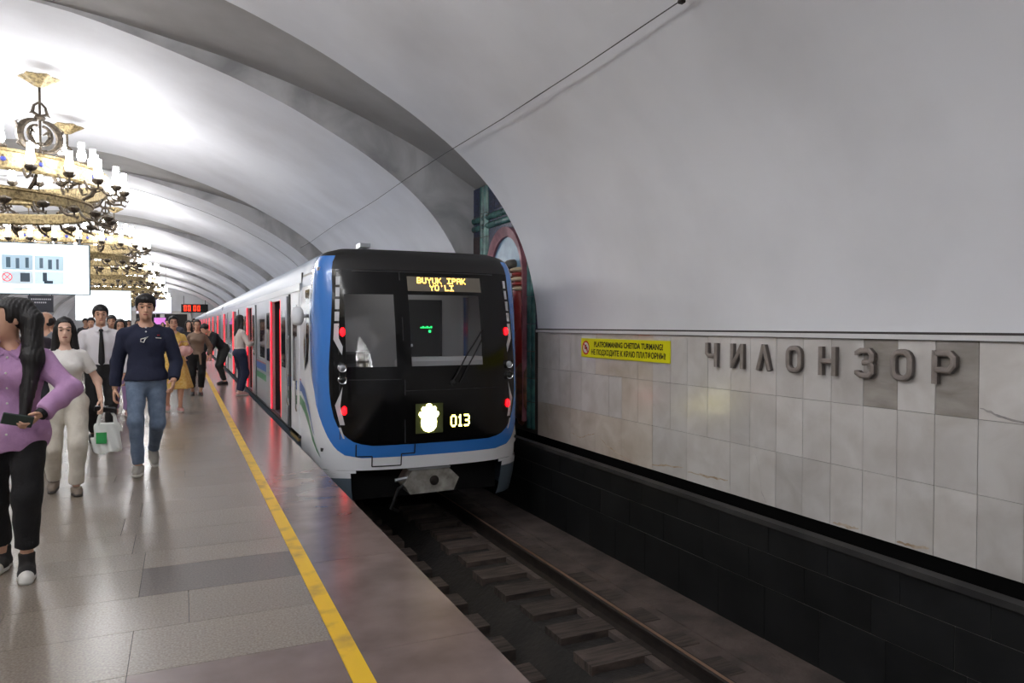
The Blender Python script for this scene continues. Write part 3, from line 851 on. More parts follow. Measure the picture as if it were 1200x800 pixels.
# ---- sides shared by all cars (local to a car root)
DOOR_PITCH, D0 = 5.05, 12.6
def side_parts(root, ya, yb, doors):
    xo = TX - HW
    o = origin_of(root)
    # roof
    prof = [(TX + s * w, z) for s, w, z in [(-1, w, z) for w, z in SECT[27:]] + [(1, w, z) for w, z in SECT[27:]][::-1]]
    m = MB(); m.grid([[(x, y, z) for x, z in prof] for y in (ya, yb)])
    m.build('roof', M['train_roof'], root, smooth=True)
    m = MB(); m.box(xo - 0.012, xo + 0.05, ya, yb, 1.965, 2.06); m.build('cantrail', M['silver'], root)
    m = MB(); m.grid([[(TX - w, y, z) for w, z in SECT[:4]] for y in (ya, yb)]); m.build('skirt', M['train_grey'], root)
    m = MB(); m.box(xo + 0.002, xo + 0.06, ya, yb, -0.31, 0.015); m.build('sole_bar', M['train_grey'], root)
    m = MB(); m.box(xo - 0.03, xo + 0.02, ya, yb, -0.01, 0.02); m.build('door_sill', M['rubber'], root)
    m = MB(); m.box(TX + HW - 0.05, TX + HW, ya, yb, -0.6, 2.05); m.build('far_side', M['train_white'], root)
    m = MB(); m.box(xo + 0.06, TX + HW - 0.06, ya, yb, -0.05, 0.015); m.build('car_floor', M['interior_dark'], root)
    m = MB(); m.box(xo + 0.1, TX + HW - 0.1, ya, yb, 2.08, 2.12); m.build('car_ceiling', M['interior'], root)
    m = MB(); m.box(TX + HW - 0.1, TX + HW - 0.06, ya, yb, 0.015, 2.08); m.build('inner_lining', M['interior'], root)
    for e in (ya + 0.03, yb - 0.03):
        MB().box(xo + 0.02, TX + HW - 0.02, e - 0.03, e + 0.03, -0.5, 2.2).build('end_wall', M['interior_dark'], root)
    m = MB(); m.box(TX - 1.1, TX + 1.1, ya + 2.5, yb - 2.5, -0.95, -0.4); m.build('undergear', M['rubber'], root)
    edges = []
    prev = ya
    for d in doors:
        edges.append((prev, d - 0.7)); prev = d + 0.7
    edges.append((prev, yb))
    for (a, b) in edges:
        if b - a < 0.3: continue
        if b - a > 2.4 and a > 11:
            c = (a + b) / 2; h = 0.62
            m = MB()
            for (p, q, z0, z1) in ((a, c - h, 0.0, 1.965), (c + h, b, 0.0, 1.965), (c - h, c + h, 0.0, 0.86), (c - h, c + h, 1.62, 1.965)):
                m.box(xo, xo + 0.05, p, q, z0, z1)
            w = m.build('side_panel', M['silver'], root)
            MB().box(xo + 0.015, xo + 0.03, c - h, c + h, 0.86, 1.62).build('side_window', M['dark_glass'], w)
        else:
            w = MB().box(xo, xo + 0.05, a, b, 0.0, 1.965).build('side_panel', M['silver'] if a > 11 else M['train_white'], root)
        for nm, mm, z0, z1 in (('green_stripe', 'stripe_green', 0.44, 0.56), ('blue_stripe', 'stripe_blue', 0.62, 0.76), ('red_stripe', 'stripe_red', 0.765, 0.785)):
            MB().box(xo - 0.003, xo, a, b, z0, z1).build(nm, M[mm], w)
    for d in doors:
        MB().box(xo, xo + 0.05, d - 0.7, d + 0.7, 1.9, 1.965).build('door_header', M['silver'], root)
        for s in (-1, 1):
            a, b = sorted((d + s * 0.70, d + s * 1.44))
            lf = MB().cbox(xo - 0.026, xo - 0.004, a, b, 0.025, 1.93, 0.005).build('door_leaf', M['silver'], root)
            wa, wb = sorted((d + s * 0.84, d + s * 1.30))
            MB().cbox(xo - 0.029, xo - 0.025, wa, wb, 0.86, 1.72, 0.002).build('door_window', M['dark_glass'], lf)
            ea, eb = sorted((d + s * 0.672, d + s * 0.70))
            MB().box(xo - 0.024, xo - 0.010, ea, eb, 0.05, 1.9).build('red_light_strip', M['strip_red'], lf)
            ja, jb = sorted((d + s * 0.66, d + s * 0.70))
            jm = MB().box(xo + 0.05, xo + 0.20, ja, jb, 0.02, 1.93).build('door_jamb', M['rubber'], root)
            if s > 0:
                MB().box(xo + 0.13, xo + 0.16, ja - 0.012, ja, 0.35, 1.78).build('jamb_light', M['strip_red'], jm)
            ga, gb = sorted((d + s * 1.445, d + s * 1.50))
            MB().box(xo - 0.006, xo + 0.01, ga, gb, 0.02, 1.93).build('pocket_seal', M['rubber'], root)
        MB().tube([(xo + 0.55, d + 0.75, 0.015), (xo + 0.55, d + 0.75, 2.08)], 0.018, 8).build('grab_pole', M['chrome'], root)
        MB().cbox(TX + 0.7, TX + 1.2, d + 0.9, min(d + 3.9, yb - 0.1), 0.4, 0.5, 0.03).build('bench_seat', M['seat_red'], root)

MB().box(TX - HW - 0.014, TX - HW + 0.02, 10.90, 11.06, -0.05, 1.95).build('cab_gap_seal', M['rubber'], head)
side_parts(head, 9.95, 30.1, [D0 + DOOR_PITCH * k for k in range(4)])
MB().box(TX - 0.75, TX - 0.62, 8.98, 9.2, 2.47, 2.52).build('roof_horn', M['silver'], head)
# following cars
words = ['second metro car from the nose, doors open with red light strips', 'third metro car, far along the platform edge', 'fourth metro car near the far end of the platform']
car2 = thing('metro_train_car', (TX, 40.3, -1.05), words[0], 'train', 'coupled metro cars', world_coords=True)
side_parts(car2, 30.3, 50.3, [D0 + DOOR_PITCH * k for k in range(4, 8)])
for k in (1, 2):
    c = copy_tree(car2)
    c.location.y += 20.2 * k
    c['label'] = words[k]
# ------------------------------------------------------------------ chandeliers
M['brass'] = mat('gilded_brass', srgb(180, 160, 116), 0.4, metal=0.5, col2=srgb(110, 95, 66), nscale=18, ndetail=4, bump=0.5, bscale=34)
M['bronze'] = mat('dark_bronze', srgb(104, 92, 76), 0.5, metal=0.4, col2=srgb(62, 55, 48), nscale=20)
M['enamel'] = mat('blue_enamel_boss', srgb(52, 60, 130), 0.3)
M['chimney'] = mat('glowing_glass_chimney', srgb(255, 250, 240), 0.3, emit=(0.98, 0.985, 1.0, 1), estr=CANDLE_POWER)
def chandelier_proto():
    root = thing('chandelier', (XC, 4.8, 3.6))
    Z = 0.6                                   # band bottom over the root
    ZB = 4.25 - 3.6
    def band(name, R, z0, z1, mm, parent):
        m = MB()
        prof = [(R, z0), (R + 0.035, z0 - 0.015), (R + 0.045, z0 + 0.03), (R + 0.02, z0 + 0.045), (R + 0.02, z1 - 0.045), (R + 0.045, z1 - 0.03), (R + 0.035, z1 + 0.015), (R, z1), (R - 0.02, z1 - .02), (R - 0.02, z0 + .02), (R, z0)]
        m.lathe(prof, (0, 0, 0), 72)
        return m.build(name, mm, parent, smooth=True)
    up = band('upper_ring', 2.3, ZB, ZB + 0.36, M['brass'], root)
    lo = band('lower_ring', 2.02, ZB - 0.48, ZB - 0.26, M['brass'], root)
    N = 24
    m = MB()
    for k in range(N):
        a = 2 * PI * (k + 0.5) / N
        m.lathe([(0.0, 0.018), (0.035, 0.012), (0.05, 0.0)], (0, 0, 0), 8, 'x')
        o = len(m.v) - 24
        for i in range(o, len(m.v)):
            x, y, z = m.v[i]
            x += 2.325
            m.v[i] = (x * math.cos(a) - y * math.sin(a), x * math.sin(a) + y * math.cos(a), z + ZB + 0.18)
    m.build('enamel_bosses', M['enamel'], up)['kind'] = 'stuff'
    # candle arm, cup and glass chimney (built along +x, copied round the ring)
    def arm_mesh(r0, r1, z0, zc):
        m = MB()
        m.tube([(r0, 0, z0), (r0 + 0.06, 0, z0 - 0.12), ((r0 + r1) / 2, 0, z0 - 0.18), (r1, 0, zc - 0.16), (r1, 0, zc - 0.08)], [0.022, 0.026, 0.03, 0.024, 0.02], 6)
        m.tube([(r1, 0, zc - 0.16), (r1 + 0.08, 0, zc - 0.20), (r1 + 0.10, 0, zc - 0.15)], [0.02, 0.018, 0.008], 5)
        m.lathe([(0.0, -0.09), (0.05, -0.08), (0.095, -0.03), (0.10, 0.0), (0.075, 0.03), (0.05, 0.02), (0.03, 0.05), (0, 0.05)], (r1, 0, zc), 10, mod=lambda w: 1 + 0.12 * math.cos(5 * w))
        return m.mesh('candle_arm', M['bronze'], True)
    def glass_mesh(r1, zc, h=0.40, w=1.0):
        m = MB()
        m.lathe([(0.0, 0.045), (0.06 * w, 0.05), (0.078 * w, 0.10), (0.076 * w, 0.18), (0.056 * w, 0.25), (0.056 * w, h), (0.0, h)], (r1, 0, zc), 10)
        return m.mesh('glass_chimney', M['chimney'], True)
    sets = [(2.33, 2.62, ZB + 0.06, ZB + 0.06, N, 0.0), (2.26, 2.10, ZB + 0.34, ZB + 0.46, N, 0.5), (2.04, 2.36, ZB - 0.46, ZB - 0.52, N, 0.5)]
    for si, (r0, r1, z0, zc, n, ph) in enumerate(sets):
        am = arm_mesh(r0, r1, z0, zc)
        gm = glass_mesh(r1, zc) if si < 2 else None
        for k in range(n):
            a = 2 * PI * (k + ph) / n
            o = link('candle_arm', am, root)
            o.rotation_euler = (0, 0, a)
            if gm:
                link('glass_chimney', gm, o)
    # struts between the two rings
    for k in range(10):
        a = 2 * PI * (k + .5) / 10
        c, s = math.cos(a), math.sin(a)
        MB().tube([(2.28 * c, 2.28 * s, ZB), (2.2 * c, 2.2 * s, ZB - 0.14), (2.03 * c, 2.03 * s, ZB - 0.24)], [0.03, 0.045, 0.03], 6).build('ring_strut', M['bronze'], root, smooth=True)
    # four hangers: scrolled crest on the ring, rod and leafy ceiling rose
    for ang in (-52, 52, 128, -128):
        a = math.radians(ang)
        hx, hy = 2.26 * math.cos(a), 2.26 * math.sin(a)
        ux, uy = -math.sin(a), math.cos(a)
        def P2(u, z): return (hx + u * ux, hy + u * uy, ZB + 0.36 + z)
        top = 6.12 - 3.6 - 0.12 * (1 if abs(ang) < 90 else 1)
        rod = MB().tube([P2(0, 0), P2(0, top - ZB - 0.36)], 0.022, 8).build('hanger_rod', M['bronze'], root, smooth=True)
        m = MB()
        for s in (-1, 1):
            arc = [P2(s * (0.06 + 0.30 * math.sin(w)), 0.34 - 0.28 * math.cos(w)) for w in [PI * k / 12 for k in range(13)]]
            m.tube(arc, [0.026 + 0.042 * math.sin(PI * k / 12) for k in range(13)], 6)
            arc = [P2(s * (0.05 + 0.16 * math.sin(w)), 0.36 - 0.17 * math.cos(w)) for w in [PI * k / 8 for k in range(9)]]
            m.tube(arc, 0.028, 5)
            m.tube([P2(s * 0.05, 0.18), P2(s * 0.17, 0.32), P2(s * 0.14, 0.44), P2(s * 0.04, 0.36)], [0.012, 0.04, 0.045, 0.012], 5)
            m.tube([P2(s * 0.35, 0.40), P2(s * 0.42, 0.52), P2(s * 0.36, 0.56)], [0.035, 0.02, 0.005], 5)
            m.tube([P2(s * 0.33, 0.22), P2(s * 0.40, 0.14), P2(s * 0.34, 0.10)], [0.03, 0.018, 0.005], 5)
            m.tube([P2(s * 0.04, 0.72), P2(s * 0.13, 0.76), P2(s * 0.10, 0.88), P2(s * 0.02, 0.95)], [0.03, 0.035, 0.025, 0.02], 5)
            m.tube([P2(s * 0.12, 0.76), P2(s * 0.19, 0.72)], [0.03, 0.006], 5)
            m.tube([P2(s * 0.03, 0.0), P2(s * 0.12, 0.03), P2(s * 0.10, 0.10), P2(s * 0.03, 0.09)], [0.02, 0.03, 0.025, 0.015], 5)
        m.lathe([(0.0, 0.62), (0.07, 0.63), (0.10, 0.67), (0.07, 0.72), (0.0, 0.73)], P2(0, 0), 10)
        m.lathe([(0.0, 0.16), (0.05, 0.18), (0.06, 0.22), (0.0, 0.26)], P2(0, 0), 10)
        m.build('scroll_crest', M['bronze'], rod, smooth=True)
        m = MB().lathe([(0.0, -0.17), (0.07, -0.15), (0.17, -0.08), (0.30, 0.0), (0.27, 0.03), (0.0, 0.06)], P2(0, top - ZB - 0.36), 24, mod=lambda w: 1 + 0.15 * math.cos(6 * w))
        m.build('ceiling_rose', M['brass'], rod, smooth=True)
    return root
ch0 = chandelier_proto()
ch_words = {1: 'nearest brass ring chandelier in view, top left, with large glowing glass chimneys', 2: 'second brass ring chandelier from the camera, partly behind the white screen',
            3: 'third brass ring chandelier from the camera, right of the white screen', 4: 'fourth brass ring chandelier from the camera', 5: 'fifth brass ring chandelier from the camera, far down the hall',
            6: 'sixth brass ring chandelier, above the navy-shirted man', 7: 'farthest brass ring chandelier before the end wall'}
for k in range(-1, 8):
    o = ch0 if k == 0 else copy_tree(ch0)
    o.location.y = 4.8 + P * k
    tag(o, ch_words.get(k, 'brass ring chandelier overhead behind the camera' if k < 0 else 'brass ring chandelier overhead left of the camera, out of view'), 'chandelier', 'ring chandeliers along the vault')

# ------------------------------------------------------------------ wall letters
M['letter'] = mat('grey_metal_letter', srgb(150, 140, 134), 0.5, metal=0.1, col2=srgb(130, 121, 116), nscale=9)
M['letter_edge'] = mat('dark_letter_side', srgb(98, 91, 87), 0.6)
def stroke_poly(path, w, closed=False):
    """mitred outline quads of a polyline"""
    n = len(path)
    L, R = [], []
    for i in range(n):
        p = Vector(path[i])
        if closed:
            a, b = Vector(path[i - 1]), Vector(path[(i + 1) % n])
            d0, d1 = (p - a).normalized(), (b - p).normalized()
        else:
            d0 = (p - Vector(path[i - 1])).normalized() if i else None
            d1 = (Vector(path[i + 1]) - p).normalized() if i < n - 1 else None
            d0 = d0 if d0 is not None else d1
            d1 = d1 if d1 is not None else d0
        n0 = Vector((-d0.y, d0.x)); n1 = Vector((-d1.y, d1.x))
        mt = (n0 + n1).normalized()
        k = (w / 2) / max(mt.dot(n0), 0.4)
        L.append(p + mt * k); R.append(p - mt * k)
    return L, R
W8, H8, S8 = 0.178, 0.238, 0.043
def oct_(x0, x1, z0, z1, c=0.058):
    out = []
    for cx, cz, a0 in ((x1 - c, z0 + c, -90), (x1 - c, z1 - c, 0), (x0 + c, z1 - c, 90), (x0 + c, z0 + c, 180)):
        for k in range(5):
            w = math.radians(a0 + 22.5 * k)
            out.append((cx + c * math.cos(w), cz + c * math.sin(w)))
    return out
h = S8 / 2
GLYPH = {
    'CHE': ([[(W8 - h, 0), (W8 - h, H8)], [(h, H8), (h, H8 * .56), (h + .03, H8 * .45), (W8 - h, H8 * .45)]], []),
    'I': ([[(h, 0), (h, H8)], [(W8 - h, 0), (W8 - h, H8)], [(h, 0.012), (W8 - h, H8 - .012)]], []),
    'EL': ([[(h * .8, 0), (W8 * .5, H8 - .004)], [(W8 * .5, H8 - .004), (W8 - h * .8, 0)]], []),
    'O': ([], [oct_(h, W8 - h, h, H8 - h)]),
    'EN': ([[(h, 0), (h, H8)], [(W8 - h, 0), (W8 - h, H8)], [(h, H8 / 2), (W8 - h, H8 / 2)]], []),
    'ZE': ([[(h, H8 - .06), (h, H8 - .042), (h + .035, H8 - h), (W8 - .05, H8 - h), (W8 - h, H8 - .05), (W8 - h, H8 * .5 + .03), (W8 - .04, H8 * .52), (W8 * .42, H8 * .52)],
            [(W8 - .04, H8 * .52), (W8 - h, H8 * .5 - .022), (W8 - h, .05), (W8 - .05, h), (h + .035, h), (h, .042), (h, .06)]], []),
    'ER': ([[(h, 0), (h, H8)], [(h, H8 - h), (W8 - .05, H8 - h), (W8 - h, H8 - .05), (W8 - h, H8 * .42 + .035), (W8 - .05, H8 * .42), (h, H8 * .42)]], []),
}
def letter(kind, y_left, word):
    root = thing('wall_letter', (XW - 0.01, y_left, 1.085), word, 'letter', 'raised letters on the marble wall')
    op, cl = GLYPH[kind]
    body, facem = MB(), MB()
    def place(u, v, t): return (-t, -u, v)          # reading direction runs toward the camera (-Y)
    for path, closed in [(p, False) for p in op] + [(p, True) for p in cl]:
        L, R = stroke_poly(path, S8, closed)
        L2, R2 = stroke_poly(path, S8 * 0.45, closed)
        n = len(path)
        rows = [[place(*p, t) for p in side] for side, t in ((L, 0.0), (L, 0.036), (L2, 0.046), (R2, 0.046), (R, 0.036), (R, 0.0), (L, 0.0))]
        for r in rows:
            if closed: r.append(r[0])
        body.grid(rows[:2]); body.grid(rows[4:6]); facem.grid(rows[1:5])
        if not closed:
            for e in (0, n - 1):
                body.add([rows[0][e], rows[1][e], rows[2][e], rows[3][e], rows[4][e], rows[5][e]], [(0, 1, 2, 3, 4, 5)])
    body.build('letter_side', M['letter_edge'], root)
    facem.build('letter_face', M['letter'], root)
for kind, yl, word in (('CHE', 5.90, 'grey metal wall letter, the first of the station name'), ('I', 5.53, 'grey metal wall letter like a mirrored N, second of the station name'),
                       ('EL', 5.18, 'grey metal wall letter like an upturned V, third of the name'), ('O', 4.82, 'grey metal ring letter O between the upturned V and the H'),
                       ('EN', 4.46, 'grey metal wall letter shaped like an H'), ('ZE', 4.10, 'grey metal wall letter shaped like a figure 3'),
                       ('O', 3.78, 'grey metal ring letter O right of the figure 3 letter'), ('ER', 3.45, 'grey metal wall letter shaped like a P, last of the name')):
    letter(kind, yl, word)

# ------------------------------------------------------------------ yellow warning sign
M['sign_yellow'] = mat('yellow_sign_film', srgb(226, 222, 24), 0.35)
M['sign_black'] = mat('black_sign_print', srgb(22, 22, 20), 0.5)
M['sign_red'] = mat('red_sign_print', srgb(190, 30, 36), 0.5)
M['sign_white'] = mat('white_sign_print', srgb(230, 228, 222), 0.5)
sign = thing('warning_sign', (XW - 0.012, 7.49, 1.08), 'yellow warning sign with black lettering and a red prohibition ring on the marble', 'sign')
SW, SHh = 1.94, 0.248
MB().cbox(-0.006, 0.006, -SW / 2, SW / 2, 0, SHh, 0.002).build('sign_plate', M['sign_yellow'], sign)
def text_mesh(body, size, mm, name, parent, y_start, z, x, sx=1.0, fit=None):
    cu = bpy.data.curves.new('txt', 'FONT'); cu.body = body; cu.size = size; cu.extrude = 0.0005; cu.offset = 0.003 * size / .1
    t = bpy.data.objects.new('txt', cu); COL.objects.link(t)
    bpy.context.view_layer.update()
    me = bpy.data.meshes.new_from_object(t.evaluated_get(bpy.context.evaluated_depsgraph_get()))
    bpy.data.objects.remove(t)
    me.materials.clear(); me.materials.append(mm)
    xs = [v.co.x for v in me.vertices]
    k = (fit / (max(xs) - min(xs))) if fit else sx
    x0 = min(xs)
    for v in me.vertices:
        u, w, d = v.co
        v.co = (x - d, y_start - (u - x0) * k, z + w)
    return link(name, me, parent)
text_mesh('PLATFORMANING CHETIDA TURMANG!', 0.092, M['sign_black'], 'sign_lettering', sign, SW / 2 - 0.335, 0.143, -0.0072, fit=1.48)
text_mesh('НЕ ПОДХОДИТЕ К КРАЮ ПЛАТФОРМЫ!', 0.092, M['sign_black'], 'sign_lettering', sign, SW / 2 - 0.265, 0.040, -0.0072, fit=1.60)
yc, zc = SW / 2 - 0.125, 0.124
m = MB().lathe([(0.0, -0.0068), (0.075, -0.0068)], (0, yc, zc), 28, 'x'); ps = m.build('pictogram_disc', M['sign_white'], sign)
m = MB().lathe([(0.072, -0.0075), (0.093, -0.0075)], (0, yc, zc), 28, 'x')
m.add([(-0.0085, yc + .062, zc + .048), (-0.0085, yc + .048, zc + .062), (-0.0085, yc - .062, zc - .048), (-0.0085, yc - .048, zc - .062)], [(0, 1, 2, 3)])
m.build('prohibition_ring', M['sign_red'], ps)
m = MB().box(-0.0079, -0.0070, yc - 0.035, yc + 0.03, zc - 0.02, zc + 0.012); m.box(-0.0079, -0.0070, yc - 0.012, yc + 0.012, zc + .016, zc + 0.04); m.box(-0.0079, -0.007, yc - 0.045, yc - 0.02, zc - 0.045, zc - 0.015)
m.build('pictogram_figure', M['sign_black'], ps)

# ------------------------------------------------------------------ cable along the vault
hook = (3.50, 4.6, 3.98)
cable = thing('overhead_cable', (3.5, 4.6, 3.98), 'thin dark cable strung along the white vault from a hook', 'cable', world_coords=True)
pts = [(3.50, -2.0 + 2.0 * k, 3.97 - 0.02 * math.sin(k * 1.7)) for k in range(0, 14)]
MB().tube(pts, 0.0045, 6).build('cable_run', M['rubber'], cable)
m = MB().tube([(3.50, 4.55, 3.97), (3.50, 4.55, 4.02), (3.53, 4.55, 4.05)], 0.01, 6); m.cbox(3.475, 3.525, 4.525, 4.575, 3.955, 3.985, .008)
m.build('cable_hook', M['steel_dark'], cable)

# ------------------------------------------------------------------ ceramic panel in the recess
M['cer_green'] = mat('green_glazed_tile', srgb(72, 122, 116), 0.25, col2=srgb(42, 82, 84), nscale=5, rand=0.25)
M['cer_blue'] = mat('dark_blue_mosaic', srgb(44, 56, 92), 0.4, col2=srgb(28, 30, 48), nscale=26, ramp=(0.45, 0.55))
M['cer_purple'] = mat('purple_lattice_mosaic', srgb(52, 50, 84), 0.4, col2=srgb(22, 20, 30), nscale=34, ramp=(0.45, 0.55))
M['cer_brown'] = mat('brown_lattice_mosaic', srgb(74, 52, 44), 0.4, col2=srgb(24, 24, 36), nscale=40, ramp=(0.45, 0.55))
M['cer_pink'] = mat('pink_glazed_arch', srgb(168, 112, 122), 0.3, col2=srgb(110, 62, 74), nscale=3)
M['cer_sky'] = mat('grey_blue_glaze', srgb(112, 146, 172), 0.35, col2=srgb(94, 128, 156), nscale=7)
M['cer_skin'] = mat('brown_glazed_relief', srgb(132, 84, 60), 0.35, col2=srgb(70, 44, 36), nscale=8)
M['cer_grey'] = mat('grey_glazed_relief', srgb(92, 90, 86), 0.4, col2=srgb(60, 58, 56), nscale=12)
M['cer_stripe'] = mat('cream_glazed_relief', srgb(196, 180, 150), 0.4)
M['cer_red'] = mat('red_glazed_relief', srgb(140, 40, 36), 0.35)
XPn = XC + 8.68
pn = thing('ceramic_wall_panel', (XPn, 11.15, -0.15), 'glazed ceramic wall panel with green tile pillars and a pink arch behind the train nose', 'panel', world_coords=True)
MB().box(XPn - 0.05, XPn + 0.02, 9.81, 12.5, -0.15, 3.98).build('mosaic_field', M['cer_blue'], pn)
MB().box(XPn - 0.056, XPn - 0.04, 12.14, 12.5, -0.1, 3.1).build('mosaic_border', M['cer_brown'], pn)
MB().box(XPn - 0.056, XPn - 0.04, 9.81, 9.92, -0.1, 3.1).build('mosaic_border', M['cer_purple'], pn)
rngp = random.Random(5)
def half_round(y0, y1, z0, z1, vertical):
    m = MB(); n = 8
    rows = []
    for e in ((z0, z1) if vertical else (y0, y1)):
        row = []
        for k in range(n + 1):
            w = PI * k / n
            if vertical:
                cy, r = (y0 + y1) / 2, (y1 - y0) / 2
                row.append((XPn - 0.05 - r * 0.7 * math.sin(w), cy - r * math.cos(w), e))
            else:
                cz, r = (z0 + z1) / 2, (z1 - z0) / 2
                row.append((XPn - 0.05 - r * 0.9 * math.sin(w), e, cz - r * math.cos(w)))
        rows.append(row)
    m.grid(rows)
    for row in rows: m.add(row, [tuple(range(len(row)))])
    return m
for ya, yb in ((11.78, 12.12), (9.93, 10.2)):
    z = -0.1
    while z < 3.9:
        z2 = min(z + rngp.choice((0.42, 0.5, 0.36)), 3.96)
        half_round(ya, yb - (yb - ya) * .5 - .006, z + .005, z2 - .005, True).build('pillar_tile', M['cer_green'], pn, smooth=True)
        half_round(ya + (yb - ya) * .5 + .006, yb, z + .005, z2 - .005, True).build('pillar_tile', M['cer_green'], pn, smooth=True)
        z = z2
for z0, z1 in ((3.34, 3.46), (3.19, 3.31)):
    y = 9.9
    while y < 12.45:
        y2 = min(y + 0.3, 12.48)
        half_round(y + .006, y2 - .006, z0, z1, False).build('beam_tile', M['cer_green'], pn, smooth=True)
        y = y2
# arch frame and sky field
cy, R0, zs0 = 10.97, 0.66, 2.3
arch = MB()
o_, i_ = [], []
NN = 18
for k in range(NN + 1):
    w = PI * k / NN
    o_.append((cy - 0.76 * math.cos(w), zs0 + 0.82 * math.sin(w))); i_.append((cy - 0.62 * math.cos(w), zs0 + 0.66 * math.sin(w)))
o_ = [(cy - 0.76, 0.0)] + o_ + [(cy + 0.76, 0.0)]; i_ = [(cy - 0.62, 0.0)] + i_ + [(cy + 0.62, 0.0)]
rows = [[(XPn - t, y, z) for y, z in c] for c, t in ((o_, 0.05), (o_, 0.14), (i_, 0.10), (i_, 0.05))]
arch.grid(rows); arch.build('arch_frame', M['cer_pink'], pn, smooth=True)
MB().add([(XPn - 0.062, y, z) for y, z in i_], [tuple(range(len(i_)))]).build('sky_field', M['cer_sky'], pn)
def blob(mb, c, r, n=12, m_=8):
    rows = []
    for j in range(m_ + 1):
        th = PI * j / m_
        rows.append([(c[0] + r[0] * math.sin(th) * math.cos(2 * PI * k / n), c[1] + r[1] * math.sin(th) * math.sin(2 * PI * k / n), c[2] + r[2] * math.cos(th)) for k in range(n)])
    mb.grid(rows, True); return mb
def relief(nm, mm, items):
    m = MB()
    for y, z, ry, rz, d in items: blob(m, (XPn - 0.06, y - 0.2, z), (d, ry, rz))
    m.build(nm, M[mm], pn, smooth='all')
relief('relief_head', 'cer_skin', [(10.95, 2.36, 0.11, 0.15, 0.16), (10.99, 2.26, 0.09, 0.1, 0.15)])
relief('relief_cap', 'cer_grey', [(10.91, 2.48, 0.13, 0.09, 0.18)])
relief('relief_torso', 'cer_red', [(10.74, 1.7, 0.24, 0.5, 0.15), (10.7, 1.1, 0.28, 0.5, 0.13)])
relief('relief_torso', 'cer_skin', [(11.3, 1.2, 0.35, 0.7, 0.12), (10.6, 0.5, 0.25, 0.6, 0.12)])
for k in range(5):
    relief('relief_band', 'cer_stripe' if k % 2 == 0 else 'cer_red', [(10.66, 2.38 - 0.075 * k, 0.17, 0.045, 0.17 - 0.01 * k)])
relief('relief_beard', 'cer_stripe', [(10.72, 1.78, 0.05, 0.3, 0.2)])
relief('relief_garment', 'cer_grey', [(10.8, 1.9, 0.07, 0.28, 0.19)])
# blue glazed lattice tiles above the beams
for i in range(8):
    for j in range(3):
        y = 10.2 + i * 0.185; z = 3.5 + j * 0.155
        MB().cbox(XPn - 0.064, XPn - 0.05, y, y + 0.165, z, z + 0.13, 0.004).build('lattice_tile', M['cer_blue'], pn)

# ------------------------------------------------------------------ hanging screens and signs
M['screen_white'] = mat('lit_white_screen', srgb(240, 246, 248), 0.4, emit=(0.93, 0.97, 1, 1), estr=1.4)
M['screen_edge'] = mat('blue_grey_bezel', srgb(70, 112, 132), 0.4)
def flat(name, c, e, parent, x0, x1, z0, z1, y):
    mm = mat(name + '_print', c, 0.5, emit=c, estr=e)
    MB().add([(x0, y, z0), (x1, y, z0), (x1, y, z1), (x0, y, z1)], [(0, 1, 2, 3)]).build(name, mm, parent)
tv = thing('led_screen', (-3.57, 23.6, 2.35), 'large lit white screen showing four grey photos, hung over the platform', 'screen')
MB().cbox(-1.25, 1.25, 0, 0.14, 0, 1.41, 0.01).build('screen_case', M['screen_edge'], tv)
MB().add([(-1.225, -0.004, 0.025), (1.225, -0.004, 0.025), (1.225, -0.004, 1.385), (-1.225, -0.004, 1.385)], [(0, 1, 2, 3)]).build('screen_face', M['screen_white'], tv)
pg = {'photo_a': (srgb(150, 172, 186), -0.82, -0.1, 0.66, 1.07), 'photo_b': (srgb(164, 186, 196), -0.07, 0.62, 0.66, 1.07), 'photo_c': (srgb(176, 190, 198), -0.82, -0.1, 0.28, 0.63), 'photo_d': (srgb(186, 204, 212), -0.07, 0.62, 0.28, 0.63)}
for nm, (c, x0, x1, z0, z1) in pg.items():
    flat('screen_photo', c, 0.9, tv, x0, x1, z0, z1, -0.006)
for x0, x1, z0, z1, c in ((-0.72, -0.62, 0.72, 1.0, srgb(60, 84, 100)), (-0.5, -0.42, 0.7, 0.98, srgb(70, 92, 110)), (-0.28, -0.2, 0.72, 1.0, srgb(60, 84, 100)), (0.05, 0.13, 0.72, 1.0, srgb(80, 100, 116)),
                          (0.25, 0.34, 0.7, 0.96, srgb(66, 90, 106)), (0.44, 0.5, 0.7, 0.98, srgb(80, 100, 116)), (-0.4, -0.18, 0.34, 0.58, srgb(58, 72, 84)), (0.12, 0.22, 0.36, 0.6, srgb(50, 64, 78)), (0.15, 0.36, 0.30, 0.38, srgb(50, 64, 78))):
    flat('photo_figure', c, 0.5, tv, x0, x1, z0, z1, -0.008)
m = MB()
for s in (-1, 1):
    m.add([(-0.79, -0.008, 0.46 - s * .09), (-0.77, -0.008, 0.46 - s * .09 - s * .0), (-0.61, -0.008, 0.46 + s * .09), (-0.63, -0.008, 0.46 + s * .09)], [(0, 1, 2, 3)])
m.lathe([(0.10, -0.008), (0.12, -0.008)], (-0.70, 0, 0.46), 20, 'y')
m.build('red_cross_mark', mat('screen_red', srgb(220, 50, 60), 0.5, emit=srgb(220, 50, 60), estr=1.0), tv)
flat('caption_line', srgb(110, 180, 220), 0.8, tv, -0.85, 0.1, 0.13, 0.15, -0.006)
for x in (-1.0, 1.0):
    MB().tube([(x, 0.07, 1.41), (x, 0.07, 3.85)], 0.025, 8).build('hanger_tube', M['chrome'], tv)
